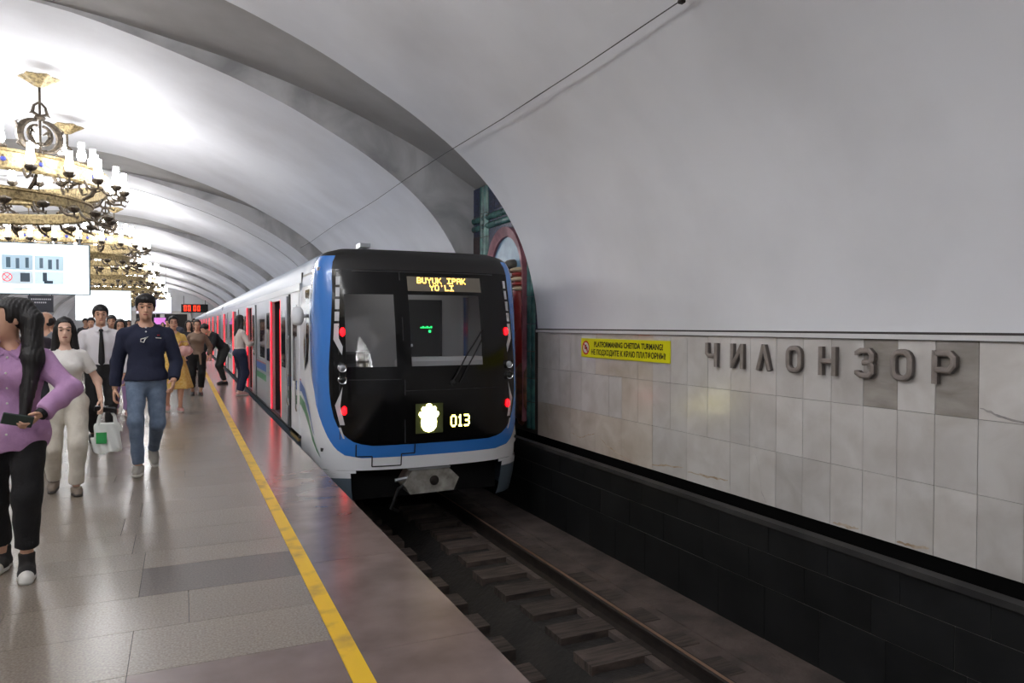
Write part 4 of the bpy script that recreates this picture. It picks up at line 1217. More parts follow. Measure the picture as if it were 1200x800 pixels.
def plain_screen(loc, w, h, word, colr=None, estr=1.3, top=2.6):
    t = thing('led_screen', loc, word, 'screen')
    MB().cbox(-w / 2 - .02, w / 2 + .02, 0, 0.12, -.02, h + .02, 0.01).build('screen_case', M['screen_edge'], t)
    MB().add([(-w / 2, -0.004, 0), (w / 2, -0.004, 0), (w / 2, -0.004, h), (-w / 2, -0.004, h)], [(0, 1, 2, 3)]).build('screen_face', M['screen_white'] if colr is None else mat('screen_colour', colr, .5, emit=colr, estr=estr), t)
    for x in (-w * .35, w * .35):
        MB().tube([(x, 0.06, h), (x, 0.06, h + top)], 0.025, 6).build('hanger_tube', M['chrome'], t)
plain_screen((-3.55, 42.0, 1.75), 2.45, 1.5, 'second lit white screen hung down the hall behind the tie-wearing man', top=2.7)
plain_screen((-1.85, 61.8, 2.45), 2.4, 1.0, 'far pale lilac screen hung right of the navy-shirted man', srgb(226, 220, 250), 1.2, 2.6)
plain_screen((-2.0, 85.0, 1.6), 1.1, 0.7, 'small colourful screen low at the far end of the hall', srgb(190, 110, 190), 0.8, 3.8)
# dark hanging direction board under the near screen
hb = thing('direction_board', (-5.43, 36.5, 2.05), 'dark hanging direction board with two pale text lines below the white screen', 'sign')
MB().cbox(-0.46, 0.46, 0, 0.12, 0, 0.72, 0.01).build('board_case', mat('dark_navy_board', srgb(44, 46, 56), 0.5), hb)
for z, w in ((0.56, 0.34), (0.42, 0.22)):
    m = MB()
    x = -w
    while x < w:
        m.box(x, x + 0.05, -0.004, 0, z - 0.03, z + 0.03); x += 0.075
    m.build('board_text', mat('pale_board_print', srgb(190, 190, 196), 0.5), hb)['kind'] = 'stuff'
for x in (-.4, .4):
    MB().tube([(x, 0.06, 0.72), (x, 0.06, 3.9)], 0.02, 6).build('hanger_tube', M['rubber'], hb)
# red interval clock and dark portal at the far end
clk = thing('interval_clock', (1.55, 96.0, 3.05), 'dark board with a red glowing clock at the far end above the train', 'clock')
MB().cbox(-1.5, 1.5, 0, 0.2, 0, 1.0, 0.02).build('clock_case', M['rubber'], clk)
m = MB()
for i, x in enumerate((-1.2, -0.75, -0.15, 0.3)):
    for (a, b, c, d) in ((0, .3, .75, .82), (0, .3, .2, .27), (0, .07, .2, .82), (.23, .3, .2, .82)):
        m.box(x + a, x + b, -0.01, 0, c, d)
m.build('clock_digits', mat('clock_red', srgb(255, 60, 30), .5, emit=srgb(255, 60, 30), estr=2.5), clk)
for x in (-1.2, 1.2):
    MB().tube([(x, .1, 1.0), (x, .1, 2.0)], 0.04, 6).build('hanger_tube', M['rubber'], clk)
portal = thing('door_1', (-3.7, Y1, 0), 'dark stair passage framed in stone at the far end of the platform', None, None, 'structure')
MB().box(-4.6, 4.6, -0.06, -0.02, 0.0, 2.9).build('passage_opening', mat('dark_passage', srgb(44, 42, 42), .8), portal)
for x in (-4.7, -1.6, 1.6, 4.7):
    MB().box(x - .25, x + .25, -0.3, -0.02, 0, 2.9).build('passage_pier', M['marble'], portal)
MB().box(-4.95, 4.95, -0.32, -0.02, 2.9, 3.3).build('passage_lintel', M['marble'], portal)
# ------------------------------------------------------------------ people: implicit bodies meshed by surface nets
V3 = lambda *a: np.array(a, dtype=float)
def rcone(Pt, a, b, ra, rb):
    a = np.asarray(a, float); b = np.asarray(b, float)
    ab = b - a
    t = np.clip(((Pt - a) @ ab) / max(ab @ ab, 1e-9), 0, 1)
    d = Pt - a - t[:, None] * ab
    return np.sqrt((d * d).sum(1)) - (ra + (rb - ra) * t)
def ell(Pt, c, r, M3=None):
    q = Pt - np.asarray(c, float)
    if M3 is not None:
        q = q @ M3
    r = np.asarray(r, float)
    k0 = np.sqrt(((q / r) ** 2).sum(1)); k1 = np.sqrt(((q / (r * r)) ** 2).sum(1)) + 1e-9
    return k0 * (k0 - 1) / k1
def smin(a, b, k):
    h = np.clip(0.5 + 0.5 * (b - a) / k, 0, 1)
    return b + (a - b) * h - k * h * (1 - h)
def smax(a, b, k):
    return -smin(-a, -b, k)
def usmin(ds, k):
    r = ds[0]
    for d in ds[1:]:
        r = smin(r, d, k)
    return r

def surface_nets(fn, lo, hi, res, keep=None):
    lo = np.asarray(lo, float); hi = np.asarray(hi, float)
    n = np.maximum(np.ceil((hi - lo) / res).astype(int) + 1, 3)
    ax = [lo[i] + res * np.arange(n[i]) for i in range(3)]
    G = np.stack(np.meshgrid(*ax, indexing='ij'), -1).reshape(-1, 3)
    # coarse pass: evaluate only the blocks near the surface
    bs = 5
    nb = (n + bs - 1) // bs
    bc = [lo[i] + res * (bs * np.arange(nb[i]) + (bs - 1) / 2) for i in range(3)]
    C0 = np.stack(np.meshgrid(*bc, indexing='ij'), -1).reshape(-1, 3)
    FB = fn(C0).reshape(nb)
    near = np.abs(FB) < res * bs * 0.87 * 1.5 + 0.02
    rep = lambda A_: np.repeat(np.repeat(np.repeat(A_, bs, 0), bs, 1), bs, 2)[:n[0], :n[1], :n[2]]
    F = rep(np.where(FB < 0, -1.0, 1.0)).copy()
    msk = rep(near)
    F[msk] = fn(G[msk.reshape(-1)])
    S = F < 0
    c = n - 1
    cnt = np.zeros(c, int); acc = np.zeros(tuple(c) + (3,)); num = np.zeros(c)
    corners = [(i, j, k) for i in (0, 1) for j in (0, 1) for k in (0, 1)]
    sl = lambda o: tuple(slice(o[i], o[i] + c[i]) for i in range(3))
    for o in corners: cnt += S[sl(o)]
    act = (cnt > 0) & (cnt < 8)
    for axis in range(3):
        for o in corners:
            if o[axis]: continue
            p = list(o); p[axis] = 1
            f0, f1 = F[sl(o)], F[sl(tuple(p))]
            cr = act & ((f0 < 0) != (f1 < 0))
            t = np.where(cr, f0 / np.where(cr, f0 - f1, 1), 0)
            for d in range(3):
                acc[..., d] += np.where(cr, (o[d] + t) if d == axis else o[d], 0)
            num += cr
    idx = -np.ones(c, int)
    I = np.argwhere(act)
    idx[act] = np.arange(len(I))
    pos = lo + (I + acc[act] / num[act][:, None]) * res
    quads = []
    for axis in range(3):
        u, v = (axis + 1) % 3, (axis + 2) % 3
        s0 = [slice(None)] * 3; s1 = [slice(None)] * 3
        s0[axis] = slice(0, n[axis] - 1); s1[axis] = slice(1, n[axis])
        ch = S[tuple(s0)] != S[tuple(s1)]
        E = np.argwhere(ch)
        E = E[(E[:, u] > 0) & (E[:, v] > 0) & (E[:, u] < n[u] - 1) & (E[:, v] < n[v] - 1)]
        if not len(E): continue
        inside0 = S[E[:, 0], E[:, 1], E[:, 2]]
        def at(du, dv):
            Q = E.copy(); Q[:, u] -= du; Q[:, v] -= dv
            return idx[Q[:, 0], Q[:, 1], Q[:, 2]]
        q = np.stack([at(1, 1), at(0, 1), at(0, 0), at(1, 0)], 1)
        q[~inside0] = q[~inside0][:, ::-1]
        quads.append(q)
    Q = np.concatenate(quads) if quads else np.zeros((0, 4), int)
    if keep is not None and len(Q):
        cen = pos[Q].mean(1)
        Q = Q[keep(cen)]
    return pos, Q

def np_mesh(name, chunks, m):
    vs, qs, o = [], [], 0
    for p, q in chunks:
        vs.append(p); qs.append(q + o); o += len(p)
    v = np.concatenate(vs); q = np.concatenate(qs)
    used = np.unique(q); remap = -np.ones(len(v), int); remap[used] = np.arange(len(used))
    v = v[used]; q = remap[q]
    me = bpy.data.meshes.new(name)
    me.vertices.add(len(v)); me.vertices.foreach_set('co', v.astype(np.float32).ravel())
    me.loops.add(len(q) * 4); me.loops.foreach_set('vertex_index', q.astype(np.int32).ravel())
    me.polygons.add(len(q)); me.polygons.foreach_set('loop_start', np.arange(0, len(q) * 4, 4, dtype=np.int32))
    me.update(calc_edges=True); me.validate()
    me.shade_smooth()
    me.materials.append(m)
    return me

def ik(a, b, l1, l2, hint):
    a, b, hint = map(lambda q: np.asarray(q, float), (a, b, hint))
    d = b - a; L = np.linalg.norm(d)
    if L > (l1 + l2) * 0.999:
        b = a + d / L * (l1 + l2) * 0.999; d = b - a; L = np.linalg.norm(d)
    u = d / L
    x = (l1 * l1 - l2 * l2 + L * L) / (2 * L)
    hgt = math.sqrt(max(l1 * l1 - x * x, 0))
    p = hint - u * (hint @ u); p = p / (np.linalg.norm(p) + 1e-9)
    return a + u * x + p * hgt, b

SKIN = {'tan': mat('tan_skin', srgb(206, 160, 134), 0.5), 'fair': mat('fair_skin', srgb(222, 182, 160), 0.5)}
EYE = mat('dark_eye', srgb(30, 22, 20), 0.3)
BROW = mat('dark_brow', srgb(34, 26, 24), 0.8)
LIPS = mat('lip_skin', srgb(150, 84, 78), 0.5)
HAIR = mat('black_hair', srgb(20, 16, 16), 0.5)
CLOTH = {}
def cloth(rgb, rough=0.85, rgb2=None, sc=14):
    k = (rgb, rgb2)
    if k not in CLOTH:
        CLOTH[k] = mat('cloth_%d_%d_%d' % rgb, srgb(*rgb), rough, col2=srgb(*rgb2) if rgb2 else None, nscale=sc, bump=0.25, bscale=60)
    return CLOTH[k]

def hand_prims(w, d, nrm, side, curl, s):
    """palm and five fingers; w wrist, d along the hand, nrm palm normal, side toward the thumb"""
    w, d, nrm, side = (np.asarray(q, float) for q in (w, d, nrm, side))
    d = d / np.linalg.norm(d); nrm = nrm - d * (nrm @ d); nrm /= np.linalg.norm(nrm)
    side = np.cross(d, nrm) * (1 if np.cross(d, nrm) @ side > 0 else -1)
    out = []
    B = np.stack([side, nrm, d], 1)
    out.append(('e', w + d * 0.052 * s, (0.040 * s, 0.016 * s, 0.055 * s), B))
    for off, L in ((0.028, 0.072), (0.0095, 0.082), (-0.0095, 0.076), (-0.027, 0.060)):
        p = w + d * 0.092 * s + side * off * s
        ang = 0.25 * curl
        r = 0.0092 * s
        for seg in (0.44, 0.32, 0.26):
            v = d * math.cos(ang) + nrm * math.sin(ang)
            q = p + v * L * seg * s
            out.append(('c', p, q, r, r * 0.9)); p = q; ang += 0.75 * curl; r *= 0.9
    p = w + d * 0.028 * s + side * 0.030 * s + nrm * .006
    v1 = d * 0.62 + side * 0.62 + nrm * 0.35; v1 /= np.linalg.norm(v1)
    q = p + v1 * 0.042 * s; out.append(('c', p, q, 0.0125 * s, 0.0105 * s))
    v2 = d * 0.85 + side * 0.15 + nrm * 0.45 * curl; v2 /= np.linalg.norm(v2)
    out.append(('c', q, q + v2 * 0.034 * s, 0.0105 * s, 0.0085 * s))
    return out
def ev(prims, Pt, k):
    ds = [ell(Pt, p[1], p[2], p[3] if len(p) > 3 else None) if p[0] == 'e' else rcone(Pt, *p[1:]) for p in prims]
    return usmin(ds, k)
def rotm(ax, ang):
    return np.array(Matrix.Rotation(ang, 3, ax))

def person(name, loc, rz, H, sex, label, top, bottom, shoes, hair, group=None, feet=((-0.10, 0.02, 0, 0), (0.10, -0.02, 0, 0)), hands=None, lean=0.0, twist=0.0,
           head_yaw=0.0, head_pitch=0.0, skin='tan', res=0.014, fine=True, sleeve='short', hem=0.0, leg_fit=1.0, leg_end=0.06, skirt=None, top_fit=1.0, face=True, wide=1.0, cuffs=None, neck_r=1.0, hip_drop=0.0, bend=0.0, palm=None, curl=(0.8, 0.8), elbow=(None, None), fold=0.0045):
    """faces -Y; feet = (x, y, heel lift, toe-out) for the image-left and image-right foot; hands = wrist positions"""
    s = H / 1.75
    f = sex == 'f'
    sw = (0.152 if f else 0.178) * s * wide
    stride = abs(feet[0][1] - feet[1][1])
    hipz = (0.925 - hip_drop) * s - 0.16 * stride * stride
    root = thing(name, loc, label, 'person', group, rz=rz)
    skin_m = SKIN[skin]
    pel = V3(0, 0, hipz)
    bd = lambda p: p                                       # torso bend about the hips
    cb, sb = math.cos(bend + lean), math.sin(bend + lean)
    def T(x, y, z):                                        # torso point given upright coordinates
        dz = z * s - 0.925 * s
        yy = y * s
        ct, st = math.cos(twist * min(max(dz, 0) / (0.5 * s), 1)), math.sin(twist * min(max(dz, 0) / (0.5 * s), 1))
        X, Y_ = x * ct - yy * st, x * st + yy * ct
        return pel + V3(X, Y_ * cb - dz * sb, Y_ * sb + dz * cb)
    shl, shr = T(-sw, 0.012, 1.368), T(sw, 0.012, 1.368)
    neck0, neck1 = T(0, 0.015, 1.44), T(0, -0.005, 1.53)
    hc = T(0, -0.02, 1.625)
    HR = rotm('Z', head_yaw) @ rotm('X', head_pitch + bend * .6)     # head frame
    def Hh(x, y, z): return hc + HR @ (V3(x, y, z) * s)
    # legs
    legs = []
    for sgn, ft in ((-1, feet[0]), (1, feet[1])):
        hip = pel + V3(sgn * 0.088 * s * (1.06 if f else 1), 0, -0.02)
        lift = ft[2]
        ank = V3(ft[0], ft[1] + 0.02, 0.085 * s + lift)
        kn, ank2 = ik(hip, ank, 0.425 * s, 0.415 * s, (sgn * 0.12, -1, 0.1))
        legs.append((hip, kn, ank2, lift, ft[3]))
    # arms
    arms = []
    if hands is None:
        hands = ((-sw - 0.07, -0.03, 0.84 * s), (sw + 0.07, 0.05, 0.84 * s))
    for i, (sgn, sh) in enumerate(((-1, shl), (1, shr))):
        el, wr = ik(sh, hands[i], 0.285 * s, 0.25 * s, elbow[i] or (sgn * 0.5, 1.0, -0.2))
        arms.append((sh, el, wr))
    # ---- skin body
    prims = []
    tq = 0.93 if f else 1.0
    TB = np.array(Matrix.Rotation(-(bend + lean), 3, 'X')).T if (bend or lean) else None
    def tor(x, y, z, rx, ry, rz_): prims.append(('e', T(x, y, z), (rx * s, ry * s, rz_ * s), TB))
    def torso_list(g, f_):
        L = []
        hipw = (0.168 if f_ else 0.158) + g; waist = (0.125 if f_ else 0.142) + g
        L.append(('e', T(0, 0.01, 0.93), (hipw * s, (0.115 + g) * s, 0.13 * s), TB))
        L.append(('e', T(0, 0.0, 1.12), (waist * s, (0.095 + g) * s, 0.17 * s), TB))
        L.append(('e', T(0, 0.0, 1.29), ((0.142 if f_ else 0.165) * s * wide + g * s, (0.105 + g) * s, 0.17 * s), TB))
        for q in (-1, 1):
            L.append(('c', T(q * 0.02, 0.015, 1.432), T(q * sw * .9, 0.012, 1.378), (0.046 + g * .7) * s, (0.044 + g * .7) * s))
        if f_:
            L.append(('e', T(-0.065, -0.085, 1.275), ((0.06 + g * .6) * s,) * 3)); L.append(('e', T(0.065, -0.085, 1.275), ((0.06 + g * .6) * s,) * 3))
        return L
    body = torso_list(0.0, f)
    body.append(('c', neck0, neck1, 0.055 * s * neck_r * tq, 0.05 * s * tq))
    for hip, kn, an, lift, to in legs:
        body += [('c', hip, kn, 0.082 * s, 0.052 * s), ('c', kn, an, 0.05 * s, 0.034 * s), ('c', kn + (an - kn) * .15 + V3(0, .02, 0), kn + (an - kn) * .45 + V3(0, .022, 0), 0.046 * s, 0.04 * s)]
    ar = 0.92 if f else 1.05
    hand_boxes = []
    handp = []
    for i, (sh, el, wr) in enumerate(arms):
        body += [('c', sh, el, 0.046 * s * ar, 0.037 * s * ar), ('c', el, wr, 0.037 * s * ar, 0.025 * s * ar)]
        d = wr - el; d = d / np.linalg.norm(d)
        sg = -1 if i == 0 else 1
        pn_ = np.asarray(palm[i], float) if palm and palm[i] is not None else V3(-sg, 0.15, 0)
        side = V3(0, -1, 0.2)
        hp = hand_prims(wr, d, pn_, side, curl[i], s)
        handp.append(hp)
        allp = np.array([p[1] for p in hp] + [p[2] for p in hp if p[0] == 'c'] + [wr - d * 0.02])
        hand_boxes.append((allp.min(0) - 0.03, allp.max(0) + 0.03))
    # head
    hw = 0.92 if f else 1.0
    headp = [('e', Hh(0, 0.012, 0.03), (0.076 * s * hw, 0.094 * s, 0.096 * s), HR), ('e', Hh(0, -0.028, -0.045), (0.058 * s * hw, 0.066 * s, 0.075 * s), HR),
             ('e', Hh(0, -0.062, -0.088), (0.028 * s, 0.026 * s, 0.022 * s), HR)]
    feat = [('c', Hh(0, -0.088, 0.012), Hh(0, -0.108, -0.03), 0.009 * s, 0.014 * s), ('e', Hh(0, -0.098, -0.034), (0.017 * s, 0.012 * s, 0.010 * s), HR),
            ('e', Hh(0, -0.088, 0.030), (0.05 * s, 0.012 * s, 0.012 * s), HR), ('e', Hh(0, -0.089, -0.062), (0.024 * s, 0.011 * s, 0.011 * s), HR),
            ('e', Hh(-0.076 * hw, 0.012, 0.0), (0.010 * s, 0.02 * s, 0.033 * s), HR), ('e', Hh(0.076 * hw, 0.012, 0.0), (0.010 * s, 0.02 * s, 0.033 * s), HR)]
    sock = [('e', Hh(sg * 0.032, -0.098, 0.008), (0.018 * s, 0.016 * s, 0.011 * s), HR) for sg in (-1, 1)]
    def fbody(Pt):
        d = ev(body, Pt, 0.045 * s)
        dh = ev(headp, Pt, 0.03 * s)
        d = smin(d, dh, 0.03 * s)
        for hp in handp:
            if fine:
                d = smin(d, ev(hp, Pt, 0.006), 0.012)
            else:
                d = smin(d, ev(hp, Pt, 0.01), 0.02)
        return d
    def fhead(Pt):
        d = smin(ev(body, Pt, 0.045 * s), ev(headp, Pt, 0.03 * s), 0.03 * s)
        d = smin(d, ev(feat, Pt, 0.008 * s), 0.012 * s)
        for q in sock:
            d = smax(d, -ell(Pt, *q[1:]), 0.012 * s)
        return d
    allj = np.array([q for a in arms for q in a] + [q for l in legs for q in l[:3]] + [hc, pel])
    lo = allj.min(0) - 0.2; hi = allj.max(0) + 0.2
    lo[2] = 0.02
    boxes = []
    hb = (hc - 0.165 * s, hc + 0.165 * s)
    boxes.append((hb, fhead, 0.0065 if fine else res * .75))
    for b in hand_boxes:
        boxes.append((b, fbody, 0.0055 if fine else res * .6))
    def inb(c, b, g=0.0): return ((c > b[0] + g) & (c < b[1] - g)).all(1)
    chunks = [surface_nets(fbody, lo, hi, res, lambda c: ~(inb(c, boxes[0][0], 0.004) | inb(c, boxes[1][0], 0.004) | inb(c, boxes[2][0], 0.004)))]
    for b, fn, r_ in boxes:
        chunks.append(surface_nets(fn, b[0] - r_, b[1] + r_, r_))
    link('body', np_mesh('body', chunks, skin_m), root)
    # ---- face details
    if face:
        for sg in (-1, 1):
            m = MB(); blob(m, (0, 0, 0), (0.0135 * s, 0.006 * s, 0.006 * s), 10, 6)
            e = link('eye', m.mesh('eye', EYE, 'all'), root); e.matrix_local = Matrix.Translation(Hh(sg * 0.032, -0.0835, 0.006)) @ Matrix(HR.tolist()).to_4x4()
            m = MB(); m.tube([(-0.02 * s, 0, 0), (0, -0.004 * s, 0.006 * s), (0.02 * s, 0.004, 0.001)], [0.003 * s, 0.0045 * s, 0.003 * s], 6)
            e = link('eyebrow', m.mesh('eyebrow', BROW, 'all'), root); e.matrix_local = Matrix.Translation(Hh(sg * 0.033, -0.096, 0.034)) @ Matrix(HR.tolist()).to_4x4()
        m = MB(); blob(m, (0, 0, 0), (0.023 * s, 0.007 * s, 0.0075 * s), 12, 6)
        e = link('lips', m.mesh('lips', LIPS, 'all'), root); e.matrix_local = Matrix.Translation(Hh(0, -0.0965, -0.062)) @ Matrix(HR.tolist()).to_4x4()
    # ---- clothes
    rc = max(res * 0.8, 0.0095) if fine else res
    def wrinkle(Pt, amp):
        return amp * (np.sin(Pt[:, 2] * 38 + np.sin(Pt[:, 0] * 21) * 2.0 + Pt[:, 1] * 17) * 0.5 + np.sin(Pt[:, 0] * 55 + Pt[:, 2] * 23 + 1.3) * 0.35)
    if bottom is not None:
        g = 0.012
        leg_p = []
        def fpants(Pt):
            hipw = (0.168 if f else 0.158) + g
            d = ell(Pt, T(0, 0.01, 0.93), (hipw * s, (0.118 + g) * s, 0.15 * s), TB)
            for (hip, kn, an, lift, to) in legs:
                k2 = kn + (an - kn) * (1 - leg_end / 0.5)
                a1 = smin(rcone(Pt, hip, kn, (0.09 * s + g * .5) * (0.5 + .5 * leg_fit), 0.066 * s * leg_fit), rcone(Pt, kn, an, 0.066 * s * leg_fit, 0.052 * s * leg_fit), 0.04)
                ax = (an - kn) / np.linalg.norm(an - kn)
                cut = (Pt - (an - ax * leg_end)) @ ax
                a1 = np.maximum(a1, cut)
                d = smin(d, a1, 0.03)
            up = (Pt - T(0, 0, 1.06)) @ (V3(0, -sb, cb))
            d = np.maximum(d, up)
            return d + wrinkle(Pt, 0.005)
        zlo = max(0.02, min(l[2][2] for l in legs) - 0.08)
        P_ = np.array([q for l in legs for q in l[:3]])
        lo2 = P_.min(0) - 0.16; hi2 = P_.max(0) + 0.2; lo2[2] = zlo; hi2[2] = max(hi2[2], T(0, 0, 1.08)[2] + .03)
        link('trousers', np_mesh('trousers', [surface_nets(fpants, lo2, hi2, rc)], bottom), root)
    if skirt is not None:
        sm, zt, zb, r0, r1 = skirt
        def fskirt(Pt):
            t = np.clip((zt * s - Pt[:, 2]) / ((zt - zb) * s), 0, 1)
            a = np.arctan2(Pt[:, 1], Pt[:, 0])
            r = (r0 + (r1 - r0) * t ** 0.8) * s * (1 + 0.06 * t * np.sin(7 * a + 1) + 0.03 * t * np.sin(13 * a))
            d = np.sqrt(Pt[:, 0] ** 2 + (Pt[:, 1] * 1.25) ** 2) - r
            return np.maximum(np.maximum(d * 0.8, Pt[:, 2] - zt * s), zb * s - Pt[:, 2])
        link('skirt', np_mesh('skirt', [surface_nets(fskirt, (-r1 * s - .1, -r1 * s - .1, zb * s - .04), (r1 * s + .1, r1 * s + .1, zt * s + .04), rc)], sm), root)
    if top is not None:
        g = 0.016 * top_fit
        tl = torso_list(g, f)
        zh = hem
        def ftop(Pt):
            d = ev(tl, Pt, 0.05 * s)
            if zh < 0.93:
                loc_ = Pt - T(0, 0.0, 1.0)
                if TB is not None: loc_ = loc_ @ TB
                rx_, ry_ = (0.158 + g) * s, (0.118 + g) * s
                cyl = (np.sqrt((loc_[:, 0] / rx_) ** 2 + (loc_[:, 1] / ry_) ** 2) - 1) * ry_
                cyl = smax(cyl, loc_[:, 2] - 0.12 * s, 0.22 * s)
                d = smin(d, cyl, 0.08)
            hz = V3(0, -sb, cb)
            d = np.maximum(d, (T(0, 0, zh) - Pt) @ hz)
            for i, (sh, el, wr) in enumerate(arms):
                if sleeve == 'none': break
                a1 = rcone(Pt, sh, el, (0.05 + g * .9) * s * ar, (0.043 + g * .9) * s * ar)
                if sleeve == 'short':
                    axv = (el - sh) / np.linalg.norm(el - sh)
                    a1 = np.maximum(a1, (Pt - (sh + (el - sh) * 0.62)) @ axv)
                else:
                    axv = (wr - el) / np.linalg.norm(wr - el)
                    a2 = rcone(Pt, el, wr, (0.045 + g * .9) * s * ar, (0.031 + g * .9) * s * ar)
                    a2 = np.maximum(a2, (Pt - (wr - axv * 0.015)) @ axv)
                    a1 = smin(a1, a2, 0.02)
                d = smin(d, a1, 0.02)
            d = np.maximum(d, -(rcone(Pt, T(0, -0.012, 1.47), T(0, -0.02, 1.60), 0.066 * s, 0.085 * s)))
            return d + wrinkle(Pt, fold)
        P_ = np.array([q for a in arms for q in a] + [T(0, 0, 1.5), T(0, 0, hem), T(-.2, 0, .9), T(.2, 0, .9)])
        lo2 = P_.min(0) - 0.19; hi2 = P_.max(0) + 0.16
        link('top', np_mesh('top', [surface_nets(ftop, lo2, hi2, rc)], top), root)
    # ---- shoes
    if shoes is not None:
        upper_m, sole_m, shaft = shoes
        for hip, kn, an, lift, to in legs:
            pit = min(lift / 0.16, 0.9)
            R = rotm('Z', to) @ rotm('X', pit)
            c0 = an + V3(0, 0, -0.085 * s)
            def F(x, y, z): return an + R @ V3(x * s, y * s, z * s)
            upn = R @ V3(0, 0, 1)
            solz = F(0, 0, -0.066)
            def fshoe(Pt):
                d = usmin([rcone(Pt, F(0, 0.045, -0.05), F(0, -0.06, -0.045), 0.04 * s, 0.044 * s), rcone(Pt, F(0, -0.06, -0.052), F(0, -0.155, -0.062), 0.044 * s, 0.034 * s),
                           rcone(Pt, F(0, 0.01, -0.03), F(0, -0.0, shaft), 0.043 * s, 0.046 * s)], 0.03)
                d = np.maximum(d, (solz - Pt) @ upn)
                return np.maximum(d, (Pt - F(0, 0, shaft + .01)) @ upn)
            def fsole(Pt):
                d = smin(rcone(Pt, F(0, 0.045, -0.07), F(0, -0.06, -0.07), 0.043 * s, 0.048 * s), rcone(Pt, F(0, -0.06, -0.07), F(0, -0.16, -0.07), 0.048 * s, 0.04 * s), 0.02)
                d = np.maximum(d, (F(0, 0, -0.085) - Pt) @ upn)
                return np.maximum(d, (Pt - F(0, 0, -0.058)) @ upn)
            lo2 = an - 0.26 * s; hi2 = an + 0.2 * s
            sh = link('shoe', np_mesh('shoe', [surface_nets(fshoe, lo2, hi2, 0.0085 if fine else 0.012)], upper_m), root)
            link('sole', np_mesh('sole', [surface_nets(fsole, lo2, hi2, 0.0085 if fine else 0.012)], sole_m), sh)
    # ---- hair
    if hair:
        def fhair(Pt):
            L = (Pt - hc) @ HR / s                         # head-local metres
            cap = np.minimum(ell(Pt, Hh(0, 0.018, 0.042), (0.092 * s * hw, 0.106 * s, 0.104 * s), HR), 9)
            if hair == 'balding':
                cap = ell(Pt, Hh(0, 0.03, 0.0), (0.086 * s, 0.095 * s, 0.075 * s), HR)
                cap = np.maximum(cap, -(L[:, 1] + 0.005) * s)
                return cap
            fz = {'short': 0.058, 'cap': 0.060, 'long': 0.088, 'pony': 0.078, 'bun': 0.078}[hair]
            # face opening
            face_cut = np.maximum(np.maximum(L[:, 2] - fz - 0.10 * (np.abs(L[:, 0]) < 0) , L[:, 1] + 0.03 + 0.25 * (np.abs(L[:, 0]) - 0.05).clip(0)), -1)
            d = np.maximum(cap, -smax((L[:, 2] - fz) * s, (L[:, 1] + 0.045 - 0.6 * (np.abs(L[:, 0]) - 0.055).clip(0)) * s, 0.02 * s))
            if hair in ('short', 'cap'):
                d = np.maximum(d, -(L[:, 2] + 0.035 + 0.9 * (L[:, 1] - 0.01).clip(-0.05, 0.05) * -1 * 0.5) * s)
                d = np.maximum(d, -smax((L[:, 2] - 0.02) * s, (L[:, 1] + 0.02) * s, 0.01))
                if hair == 'cap':
                    d = smin(d, ell(Pt, Hh(0, 0.0, 0.085), (0.088 * s, 0.098 * s, 0.055 * s), HR), 0.02)
            if hair == 'long':
                strands = usmin([rcone(Pt, Hh(sg * 0.068, 0.0, 0.02), hc + V3(sg * 0.085, 0.02, -0.22) * s, 0.030 * s, 0.045 * s) for sg in (-1, 1)] +
                                [rcone(Pt, Hh(0, 0.06, 0.0), hc + V3(0, 0.08, -0.30) * s, 0.075 * s, 0.07 * s)], 0.03)
                d = smin(d, strands, 0.025)
            if hair == 'longback':
                pass
            if hair == 'pony':
                a, b, c, e = Hh(0.02, 0.08, 0.085), hc + V3(0.125, -0.01, 0.0) * s, hc + V3(0.135, -0.07, -0.24) * s, hc + V3(0.10, -0.15, -0.60) * s
                d = usmin([d, rcone(Pt, a, b, 0.055 * s, 0.06 * s), rcone(Pt, b, c, 0.06 * s, 0.062 * s), rcone(Pt, c, e, 0.062 * s, 0.03 * s)], 0.03)
            if hair == 'bun':
                d = smin(d, ell(Pt, Hh(0, 0.11, 0.03), (0.055 * s, 0.05 * s, 0.055 * s), HR), 0.02)
            return d + 0.0035 * np.sin(L[:, 0] * 260 + L[:, 1] * 190)
        ext = {'long': 0.45, 'pony': 0.72}.get(hair, 0.16)
        link('hair', np_mesh('hair', [surface_nets(fhair, hc + V3(-0.24, -0.22, -ext) * s, hc + V3(0.26, 0.24, 0.19) * s, 0.0085 if fine else 0.012)], HAIR), root)
    info = dict(ftop=ftop if top is not None else None, root=root, T=T, H=Hh, arms=arms, legs=legs, s=s, HR=HR, hands=handp)
    return info

def at_px(x, y_foot):
    f_, h_ = 850.0, 1.5
    th = math.atan(388 / f_); c, sn = math.cos(th), math.sin(th)
    d = f_ * h_ / (y_foot - 381.0)
    X = (x - 212) * c * d / f_
    return X, (d - X * sn) / c
def to_cam(X, Y, extra=0.0):
    """rotation that makes a person at X,Y face the camera spot"""
    return math.atan2(X, Y) * -1.0 + extra
# shoe sets
SH_canvas = (mat('black_canvas_shoe', srgb(38, 36, 36), 0.8), mat('white_rubber_sole', srgb(206, 204, 198), 0.6), 0.06)
SH_grey = (mat('grey_trainer', srgb(150, 146, 138), 0.7), mat('pale_trainer_sole', srgb(196, 192, 184), 0.6), -0.01)
SH_loafer = (mat('taupe_loafer', srgb(116, 104, 92), 0.7), mat('dark_sole', srgb(60, 54, 50), 0.7), -0.025)
SH_black = (mat('black_leather_shoe', srgb(24, 22, 22), 0.4), mat('black_sole', srgb(18, 17, 17), 0.6), -0.02)
SH_pink = (mat('pale_pink_shoe', srgb(206, 160, 152), 0.6), mat('pale_sole', srgb(190, 180, 172), 0.6), -0.025)

